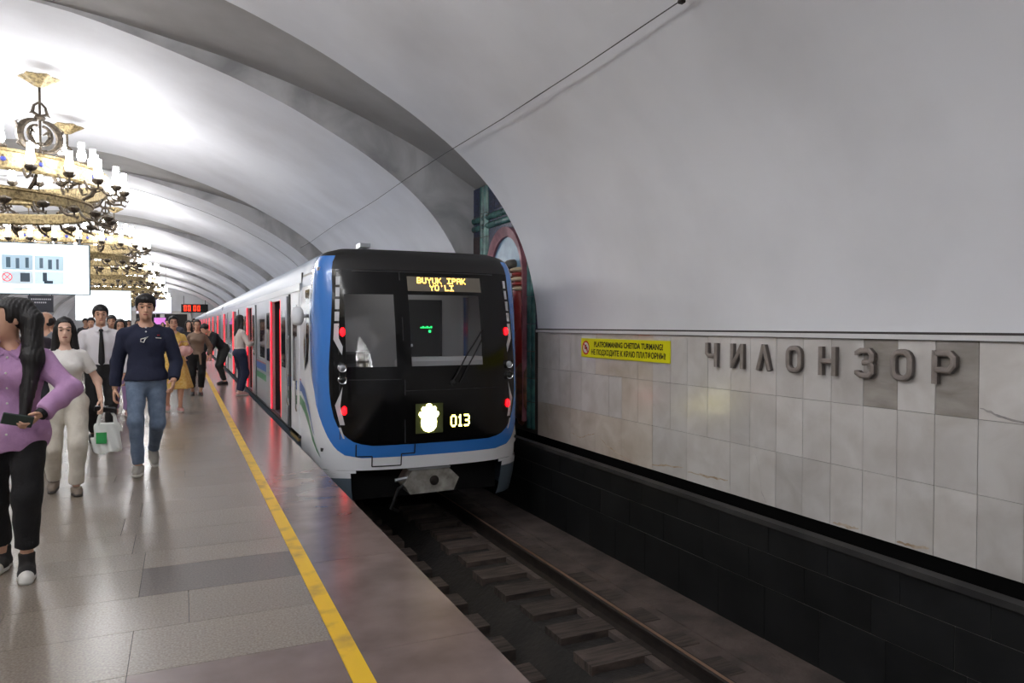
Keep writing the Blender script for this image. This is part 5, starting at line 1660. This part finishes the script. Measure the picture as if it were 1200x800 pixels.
# lilac jacket, nearest
X, Y = at_px(12, 672)
A = person('person', (X, Y, 0), to_cam(X, Y, -0.20), 1.66, 'f', 'nearest person, long black ponytail, lilac jacket and black trousers',
           cloth((190, 148, 190), 0.8, (176, 134, 178)), cloth((22, 21, 23), 0.9), SH_canvas, 'pony',
           feet=((-0.08, 0.10, 0.0, -0.1), (0.09, -0.14, 0.0, 0.15)), hands=((-0.26, -0.06, 0.85), (0.20, -0.27, 0.985)), sleeve='long', hem=0.80, top_fit=2.0, leg_fit=1.2, leg_end=0.10, head_yaw=-1.0, res=0.013, wide=1.1, palm=(None, (-0.5, 0.2, 0.8)), curl=(0.7, 0.9), elbow=(None, (1.0, 0.25, 0.0)), fold=0.008)
# white tee
X, Y = at_px(76, 578)
B = person('person', (X, Y, 0), to_cam(X, Y, 0.0), 1.57, 'f', 'person with long dark hair in a white T-shirt and cream trousers, carrying a white bag',
           cloth((226, 222, 218), 0.9), cloth((212, 206, 194), 0.9, (200, 193, 180)), SH_loafer, 'long',
           feet=((-0.10, 0.14, 0.03, -0.12), (0.07, -0.10, 0.0, 0.1)), hands=((-0.22, 0.06, 0.80), (0.27, -0.10, 0.82)), sleeve='short', hem=0.99, leg_fit=1.25, leg_end=0.015, skin='fair', res=0.013, top_fit=1.1)
# navy shirt
X, Y = at_px(171, 551)
C = person('person', (X, Y, 0), to_cam(X, Y, 0.0), 1.84, 'm', 'walking person in a dark cap, navy long-sleeved shirt and faded blue jeans',
           cloth((28, 33, 56), 0.9), cloth((110, 126, 148), 0.85, (92, 108, 130)), SH_grey, 'cap',
           feet=((-0.08, -0.22, 0.0, -0.12), (0.06, 0.24, 0.09, 0.1)), hands=((-0.29, 0.06, 0.86), (0.25, -0.14, 0.93)), sleeve='long', hem=0.92, leg_fit=1.02, leg_end=0.02, res=0.013, top_fit=1.15, wide=1.05)
# tie
X, Y = -0.936, 10.65
D = person('person', (X, Y, 0), to_cam(X, Y, 0.05), 1.76, 'm', 'person in a white shirt and narrow black tie with black trousers',
           cloth((222, 218, 222), 0.85), cloth((26, 25, 26), 0.9), SH_black, 'short',
           feet=((-0.09, 0.12, 0.03, -0.1), (0.09, -0.12, 0.0, 0.1)), hands=((-0.27, 0.0, 0.85), (0.27, 0.0, 0.86)), sleeve='long', hem=1.0, leg_fit=1.05, leg_end=0.03, res=0.015, top_fit=1.3)
# ---- accessories of the near people
def local_part(info, name, mb, m, parent=None, smooth=True):
    return link(name, mb.mesh(name, m, smooth), parent or info['root'])
M['phone'] = mat('black_phone', srgb(20, 20, 24), 0.25)
M['bag_white'] = mat('white_plastic_bag', srgb(222, 226, 222), 0.5)
M['bag_green'] = mat('green_bag_print', srgb(36, 146, 74), 0.5)
def world_pt(info, p):
    r = info['root']
    return Matrix.LocRotScale(r.location, r.rotation_euler, None) @ Vector(p)
# phone in the lilac person's hand, watch on the wrist
sh, el, wr = A['arms'][1]
dv = (wr - el) / np.linalg.norm(wr - el)
pp = world_pt(A, wr + dv * 0.10 + V3(-0.045, -0.035, 0.035))
ph = link('mobile_phone', MB().cbox(-0.075, 0.075, -0.006, 0.006, -0.038, 0.038, 0.004).mesh('mobile_phone', mat('dark_green_phone', srgb(52, 66, 62), 0.3)), None, pp)
ph.rotation_euler = (0.5, 0.25, A['root'].rotation_euler.z + 0.2)
tag(ph, 'dark mobile phone held against the lilac jacket', 'phone')
m = MB(); m.tube([wr - dv * 0.012, wr + dv * 0.012], 0.036, 14)
wt = local_part(A, 'wrist_watch', m, mat('black_watch_strap', srgb(20, 20, 22), 0.6))
# jacket placket, buttons and collar laid on the jacket's surface
def surf(info, x, z, out=0.0):
    ys = np.linspace(-0.45, 0.1, 400)
    Pq = np.stack([np.full(400, x), ys, np.full(400, z)], 1)
    d = info['ftop'](Pq)
    i = int(np.argmax(d < 0.0)) if (d < 0).any() else 200
    return (x, ys[i] - out, z)
zz = [0.815 + 0.025 * k for k in range(23)]
JK = cloth((182, 140, 184), 0.8)
m = MB().grid([[surf(A, x + 0.0, z, 0.004 if abs(x - 0.01) < .02 else 0.0) for x in (-0.018, -0.014, 0.026, 0.030)] for z in zz])
plk = local_part(A, 'jacket_placket', m, JK)
for k in range(6):
    m = MB(); blob(m, surf(A, 0.006, 0.86 + 0.09 * k, 0.006), (0.007, 0.004, 0.007), 8, 5)
    link('button', m.mesh('button', M['sign_white'], 'all'), plk)
m = MB()
for s_ in (-1, 1):
    p = [surf(A, s_ * x, z, o_) for x, z, o_ in ((0.012, 1.335, 0.012), (0.055, 1.30, 0.014), (0.085, 1.36, 0.012), (0.06, 1.415, 0.004), (0.03, 1.40, 0.006))]
    q = [(x, y + 0.008, z) for x, y, z in p]
    m.add(p + q, [(0, 1, 2, 3, 4), (9, 8, 7, 6, 5)] + [(i, (i + 1) % 5, 5 + (i + 1) % 5, 5 + i) for i in range(5)])
local_part(A, 'jacket_collar', m, JK, smooth=False)
# white toe caps and laces of the canvas shoes
for hip, kn, an, lift, to in A['legs']:
    R_ = rotm('Z', to); s_ = A['s']
    F_ = lambda x, y, z: an + R_ @ V3(x * s_, y * s_, z * s_)
    fcap = lambda Pt: np.maximum(rcone(Pt, F_(0, -0.135, -0.058), F_(0, -0.160, -0.064), 0.045 * s_, 0.037 * s_), (F_(0, 0, -0.08) - Pt)[:, 2])
    sh_ = [c for c in A['root'].children if c.name.startswith('shoe')]
    par = min(sh_, key=lambda c: (Vector(np.mean([v.co for v in c.data.vertices], 0)) - Vector(an)).length)
    link('toe_cap', np_mesh('toe_cap', [surface_nets(fcap, F_(0, -.14, -.06) - 0.09, F_(0, -.14, -.06) + 0.09, 0.007)], SH_canvas[1]), par)
    m = MB()
    for k in range(5):
        y_ = -0.05 - 0.017 * k; z_ = -0.002 - 0.0085 * k
        m.tube([F_(-0.026, y_ + .004, z_ - .012), F_(0, y_, z_ + 0.004), F_(0.026, y_ + .004, z_ - .012)], 0.0045, 5)
    link('laces', m.mesh('laces', SH_canvas[1], True), par)
# white tee person's phone and bag
sh, el, wr = B['arms'][1]
hp = world_pt(B, wr + V3(0.03, -0.04, -0.075))
ph = link('mobile_phone', MB().cbox(-0.085, 0.085, -0.02, 0.02, -0.025, 0.025, 0.006).mesh('mobile_phone', M['phone']), None, hp)
ph.rotation_euler = (0.2, 0.15, 0.1)
tag(ph, 'black phone in the hand that carries the white bag', 'phone')
bp = world_pt(B, wr + V3(0.045, -0.02, -0.47))
bag = thing('plastic_bag', bp, 'white plastic carrier bag with a green print, hanging from a hand', 'bag')
def fbag(Pt):
    t = np.clip(Pt[:, 2] / 0.30, 0, 1)
    w = 0.085 + 0.035 * np.sin(PI * np.clip(t * 0.9 + .15, 0, 1)); dp = 0.05 * (1 - t * .55)
    q = np.sqrt((Pt[:, 0] / w) ** 2 + (Pt[:, 1] / dp) ** 2)
    d = (q - 1) * 0.05 + 0.006 * np.sin(Pt[:, 0] * 90 + Pt[:, 2] * 30)
    return np.maximum(np.maximum(d, -Pt[:, 2] + 0.01 * np.sin(Pt[:, 0] * 40)), Pt[:, 2] - 0.27)
link('bag_body', np_mesh('bag_body', [surface_nets(fbag, (-0.16, -0.09, -0.03), (0.16, 0.09, 0.33), 0.009)], M['bag_white']), bag)
for sx in (-1, 1):
    MB().tube([(sx * 0.07, 0, 0.25), (sx * 0.06, 0.0, 0.33), (sx * 0.015, 0.0, 0.40), (0, 0, 0.42)], [0.022, 0.014, 0.010, 0.008], 6).build('bag_handle', M['bag_white'], bag, smooth=True)
m = MB()
rows = []
for j in range(5):
    z = 0.09 + 0.10 * j / 4
    rows.append([(x, -math.sqrt(max(1 - (x / 0.118) ** 2, 0)) * 0.05 * (1 - min(z / 0.3, 1) * .55) - 0.014, z) for x in [-0.085 + 0.085 * i / 6 for i in range(7)]])
m.grid(rows); m.build('green_print', M['bag_green'], bag)
# navy shirt: buttons, chest lettering mark, sunglasses hung on the shirt
T = C['T']
def chest(x, z, out=0.0):
    return surf(C, x, z * C['s'], out * 0.5)
for z in (1.405, 1.365):
    m = MB(); blob(m, tuple(chest(0.0, z, 0.012)), (0.008, 0.005, 0.008), 10, 6)
    local_part(C, 'shirt_button', m, M['sign_white'])
m = MB(); m.tube([chest(-0.05, 1.27, 0.02), chest(-0.045, 1.295, 0.02), chest(-0.02, 1.30, 0.02), chest(0.02, 1.315, 0.02), chest(-0.01, 1.29, 0.02), chest(-0.02, 1.262, 0.02)], 0.005, 6, closed=True)
local_part(C, 'hung_glasses', m, M['sign_white'])
m = MB(); m.tube([chest(0.09, 1.305, 0.012), chest(0.14, 1.30, 0.012)], 0.005, 6); local_part(C, 'chest_mark', m, M['sign_white'])
m = MB(); m.tube([chest(0.105, 1.33, 0.012), chest(0.125, 1.33, 0.012)], 0.007, 6); local_part(C, 'chest_mark', m, M['sign_red'])
# tie and collar
T = D['T']
rows = []
for z, w in ((1.455, 0.022), (1.43, 0.026), (1.415, 0.016), (1.36, 0.020), (1.25, 0.028), (1.10, 0.036), (1.03, 0.036), (0.98, 0.002)):
    y = -0.138 - 0.016 * math.exp(-((z - 1.28) / 0.12) ** 2) + 0.045 * max(0, (z - 1.36) / 0.1)
    rows.append([T(-w, y + 0.006, z), T(0, y - 0.012, z), T(w, y + 0.006, z)])
m = MB().grid([[tuple(p) for p in r] for r in rows]); m.grid([[(p[0], p[1] + 0.012, p[2]) for p in r] for r in rows])
local_part(D, 'neck_tie', m, cloth((18, 18, 20), 0.7))
m = MB()
for s_ in (-1, 1):
    m.add([tuple(T(s_ * 0.005, -0.085, 1.47)), tuple(T(s_ * 0.075, -0.045, 1.505)), tuple(T(s_ * 0.085, -0.085, 1.455)), tuple(T(s_ * 0.045, -0.125, 1.415))], [(0, 1, 2, 3)])
local_part(D, 'shirt_collar', m, cloth((226, 222, 226), 0.85), smooth=False)

# ---- middle distance
rr = 0.017
def mid(x_px, y_px, H, sex, label, extra=0.0, pos=None, **kw):
    X, Y = pos if pos else at_px(x_px, y_px)
    kw.setdefault('res', rr); kw.setdefault('fine', False)
    face = kw.pop('face', True)
    args = [kw.pop(k) for k in ('top', 'bottom', 'shoes', 'hair')]
    return person('person', (X, Y, 0), to_cam(X, Y, extra), H, sex, label, *args, face=face, **kw)
W1 = ((-0.09, 0.10, 0.03, -0.1), (0.09, -0.10, 0.0, 0.1))
W2 = ((-0.08, -0.11, 0.0, -0.1), (0.08, 0.11, 0.03, 0.1))
YD = mid(203, 482, 1.66, 'f', 'person in a yellow patterned dress carrying pale bags behind the navy-shirted walker', 0.1, top=cloth((214, 176, 84), 0.85, (226, 196, 118), 30), bottom=None, shoes=SH_pink, hair='bun',
         feet=W1, hands=((-0.24, -0.05, 0.86), (0.15, -0.24, 1.07)), sleeve='short', hem=1.0, skirt=(cloth((214, 170, 74), 0.85, (228, 198, 124), 30), 1.06, 0.42, 0.155, 0.32))
hb_ = thing('hand_bag', world_pt(YD, (0.14, -0.30, 0.98)), 'pale pink bag held in front of the yellow dress', 'bag', rz=0.3)
def fpouch(Pt): return ell(Pt, (0, 0, 0.08), (0.15, 0.06, 0.09)) + 0.004 * np.sin(Pt[:, 0] * 60)
link('bag_body', np_mesh('bag_body', [surface_nets(fpouch, (-0.2, -0.1, -0.04), (0.2, 0.1, 0.2), 0.012)], mat('pale_pink_bag', srgb(222, 178, 172), 0.6)), hb_)
MB().tube([(-0.11, 0, 0.13), (-0.06, 0, 0.24), (0.06, 0, 0.24), (0.11, 0, 0.13)], 0.009, 6).build('bag_handle', mat('pink_handle', srgb(196, 150, 146), 0.6), hb_)
BR = mid(231, 463, 1.62, 'f', 'person in a tied brown blouse and cropped black trousers walking beside the yellow line', 0.0, top=cloth((128, 106, 90), 0.85), bottom=cloth((22, 21, 22), 0.9), shoes=SH_black, hair='bun',
         feet=((-0.10, 0.06, 0.0, 0), (0.06, -0.08, 0.0, 0)), hands=((-0.24, -0.02, 0.86), (0.26, -0.02, 0.85)), sleeve='long', hem=0.95, leg_fit=1.2, leg_end=0.10, top_fit=1.3)
m = MB(); m.tube([BR['T'](0.05, -0.135, 1.0), BR['T'](0.06, -0.16, 0.85), BR['T'](0.065, -0.15, 0.72)], [0.03, 0.025, 0.02], 6); local_part(BR, 'waist_tie', m, cloth((128, 106, 90), 0.85))
BM = mid(262, 450, 1.75, 'm', 'person dressed in black bending forward near the platform edge', -1.1, top=cloth((30, 32, 36), 0.9), bottom=cloth((40, 42, 40), 0.9), shoes=SH_black, hair='short', face=False,
         feet=((-0.09, 0.03, 0, 0), (0.10, -0.05, 0, 0)), bend=0.75, hands=((-0.2, -0.48, 0.72), (0.16, -0.5, 0.7)), sleeve='long', hem=0.95, leg_fit=1.0, leg_end=0.03, hip_drop=0.02, top_fit=1.3)
bg = thing('hand_bag', world_pt(BM, (-0.1, -0.56, 0.36)), 'small black bag held by the bending person', 'bag')
link('bag_body', np_mesh('bag_body', [surface_nets(fpouch, (-0.2, -0.1, -0.04), (0.2, 0.1, 0.2), 0.014)], M['phone']), bg)
MB().tube([(-0.10, 0, 0.13), (0, 0, 0.28), (0.10, 0, 0.13)], 0.009, 6).build('bag_handle', M['phone'], bg)
TW = mid(281, 463, 1.71, 'f', 'person with long black hair, white top and dark blue jeans at an open train door', 2.05, top=cloth((218, 206, 200), 0.85), bottom=cloth((34, 40, 66), 0.85), shoes=SH_pink, hair='long', face=True,
         feet=((-0.09, 0.03, 0, -0.1), (0.09, -0.04, 0, 0.1)), hands=((-0.12, -0.30, 1.12), (0.16, -0.28, 1.10)), sleeve='long', hem=0.99, leg_fit=1.25, leg_end=0.02, skin='fair')
LP = mid(141, 487, 1.60, 'f', 'person in lilac trousers half hidden between the tie wearer and the navy shirt', 0.0, top=cloth((196, 186, 190), 0.85), bottom=cloth((164, 132, 176), 0.85), shoes=SH_pink, hair='long',
         feet=W1, sleeve='short', hem=0.97, leg_fit=1.3, leg_end=0.03)
mid(0, 0, 1.62, 'f', 'person in a black headscarf and dark clothes walking behind the brown blouse', 0.1, pos=(0.18, 20.5), top=cloth((30, 28, 32), 0.9), bottom=cloth((36, 34, 52), 0.9), shoes=SH_black, hair='long', feet=W2, sleeve='long', hem=0.8, leg_fit=1.5, leg_end=0.02, top_fit=2.0)
mid(0, 0, 1.66, 'm', 'dark-haired person in a dark top glancing sideways behind the ponytail', 0.5, pos=(-1.56, 9.9), top=cloth((60, 52, 62), 0.9), bottom=cloth((40, 40, 46), 0.9), shoes=SH_black, hair='short', feet=W1, sleeve='long', hem=0.9, head_yaw=-0.5, head_pitch=0.2)
mid(0, 0, 1.68, 'm', 'balding person in a grey shirt behind the white T-shirt', -0.3, pos=(-1.62, 11.2), top=cloth((128, 130, 136), 0.9), bottom=cloth((40, 40, 46), 0.9), shoes=SH_black, hair='balding', feet=W2, sleeve='short', hem=0.9, head_yaw=-0.9)
mid(0, 0, 1.70, 'm', 'dark-haired person far behind, seen left of the navy shirt', 0.0, pos=(-1.25, 16.4), top=cloth((58, 50, 50), 0.9), bottom=cloth((38, 38, 44), 0.9), shoes=SH_black, hair='short', feet=W2, sleeve='long', hem=0.9)
# passengers inside the train
mid(0, 0, 1.66, 'f', 'passenger in a pale pink top standing just inside the first open door', 1.2, pos=(2.02, 13.55), top=cloth((206, 170, 172), 0.85), bottom=cloth((60, 50, 60), 0.9), shoes=SH_black, hair='long', sleeve='long', hem=0.95, res=0.02)
mid(0, 0, 1.74, 'm', 'passenger in dark clothes standing inside the second open door', 1.2, pos=(2.05, 18.3), top=cloth((36, 34, 40), 0.85), bottom=cloth((40, 36, 44), 0.9), shoes=SH_black, hair='short', sleeve='long', hem=0.95, res=0.02)
# ---- the crowd far behind: two coarse figures, copied with their own clothes
def recolour(root, topc, botc):
    for ch in root.children:
        if ch.name.startswith(('top', 'trousers')):
            ch.material_slots[0].link = 'OBJECT'
            ch.material_slots[0].material = topc if ch.name.startswith('top') else botc
fm = mid(0, 0, 1.74, 'm', 'far walker', 0.0, pos=(-2.0, 21.0), top=cloth((52, 48, 54), 0.9), bottom=cloth((38, 38, 44), 0.9), shoes=SH_black, hair='short', feet=W1, sleeve='long', hem=0.9, res=0.024)
ff = mid(0, 0, 1.63, 'f', 'far walker', 0.0, pos=(-2.6, 19.0), top=cloth((180, 150, 150), 0.9), bottom=cloth((44, 40, 52), 0.9), shoes=SH_pink, hair='long', feet=W2, sleeve='short', hem=0.92, leg_fit=1.3, res=0.024)
spots = [(fm, -2.05, 21.0, (52, 48, 54), 'far walker in a dark top beyond the grey-shirted person'), (ff, -2.62, 19.0, (176, 150, 150), 'far walker in a dusty pink top beyond the ponytail'),
         (fm, -1.05, 22.5, (40, 40, 52), 'far walker in a dark blue top above the white T-shirt shoulder'), (fm, -1.75, 25.0, (150, 148, 150), 'far walker in a pale grey top'),
         (ff, -0.62, 19.5, (90, 70, 80), 'far walker in a plum top left of the navy shirt'), (fm, -0.15, 24.0, (70, 72, 84), 'far walker in a slate top behind the yellow dress'),
         (ff, 0.35, 26.5, (60, 40, 50), 'far walker in a maroon top behind the headscarf'), (fm, -2.9, 28.0, (60, 60, 66), 'far walker in a charcoal top'),
         (ff, -1.5, 31.0, (190, 180, 176), 'far walker in a cream top'), (fm, -0.5, 33.0, (44, 42, 48), 'far walker in a black top in the middle of the crowd'),
         (fm, 0.55, 36.0, (90, 60, 50), 'far walker in a rust brown top near the yellow line'), (ff, -3.5, 35.0, (120, 60, 70), 'far walker in a red top'),
         (fm, -2.3, 40.0, (50, 54, 70), 'far walker in a navy top deep in the hall'), (ff, -0.9, 44.0, (150, 120, 90), 'far walker in a tan top deep in the hall')]
used = set()
for k, (src, x, y, rgb, word) in enumerate(spots):
    src = src['root']
    o = src if src.name not in used else copy_tree(src)
    used.add(src.name)
    o.location = (x, y, 0)
    o.rotation_euler.z = to_cam(x, y, random.uniform(-0.25, 0.25))
    sc = random.uniform(0.96, 1.05); o.scale = (sc, sc, sc)
    tag(o, word, 'person', 'walkers far down the platform')
    recolour(o, cloth(rgb, 0.9), cloth(random.choice(((38, 38, 44), (50, 48, 60), (60, 52, 48))), 0.9))
for o in ROOTS:
    if '_o' in o: del o['_o']
for o in bpy.data.objects:
    if '_o' in o: del o['_o']
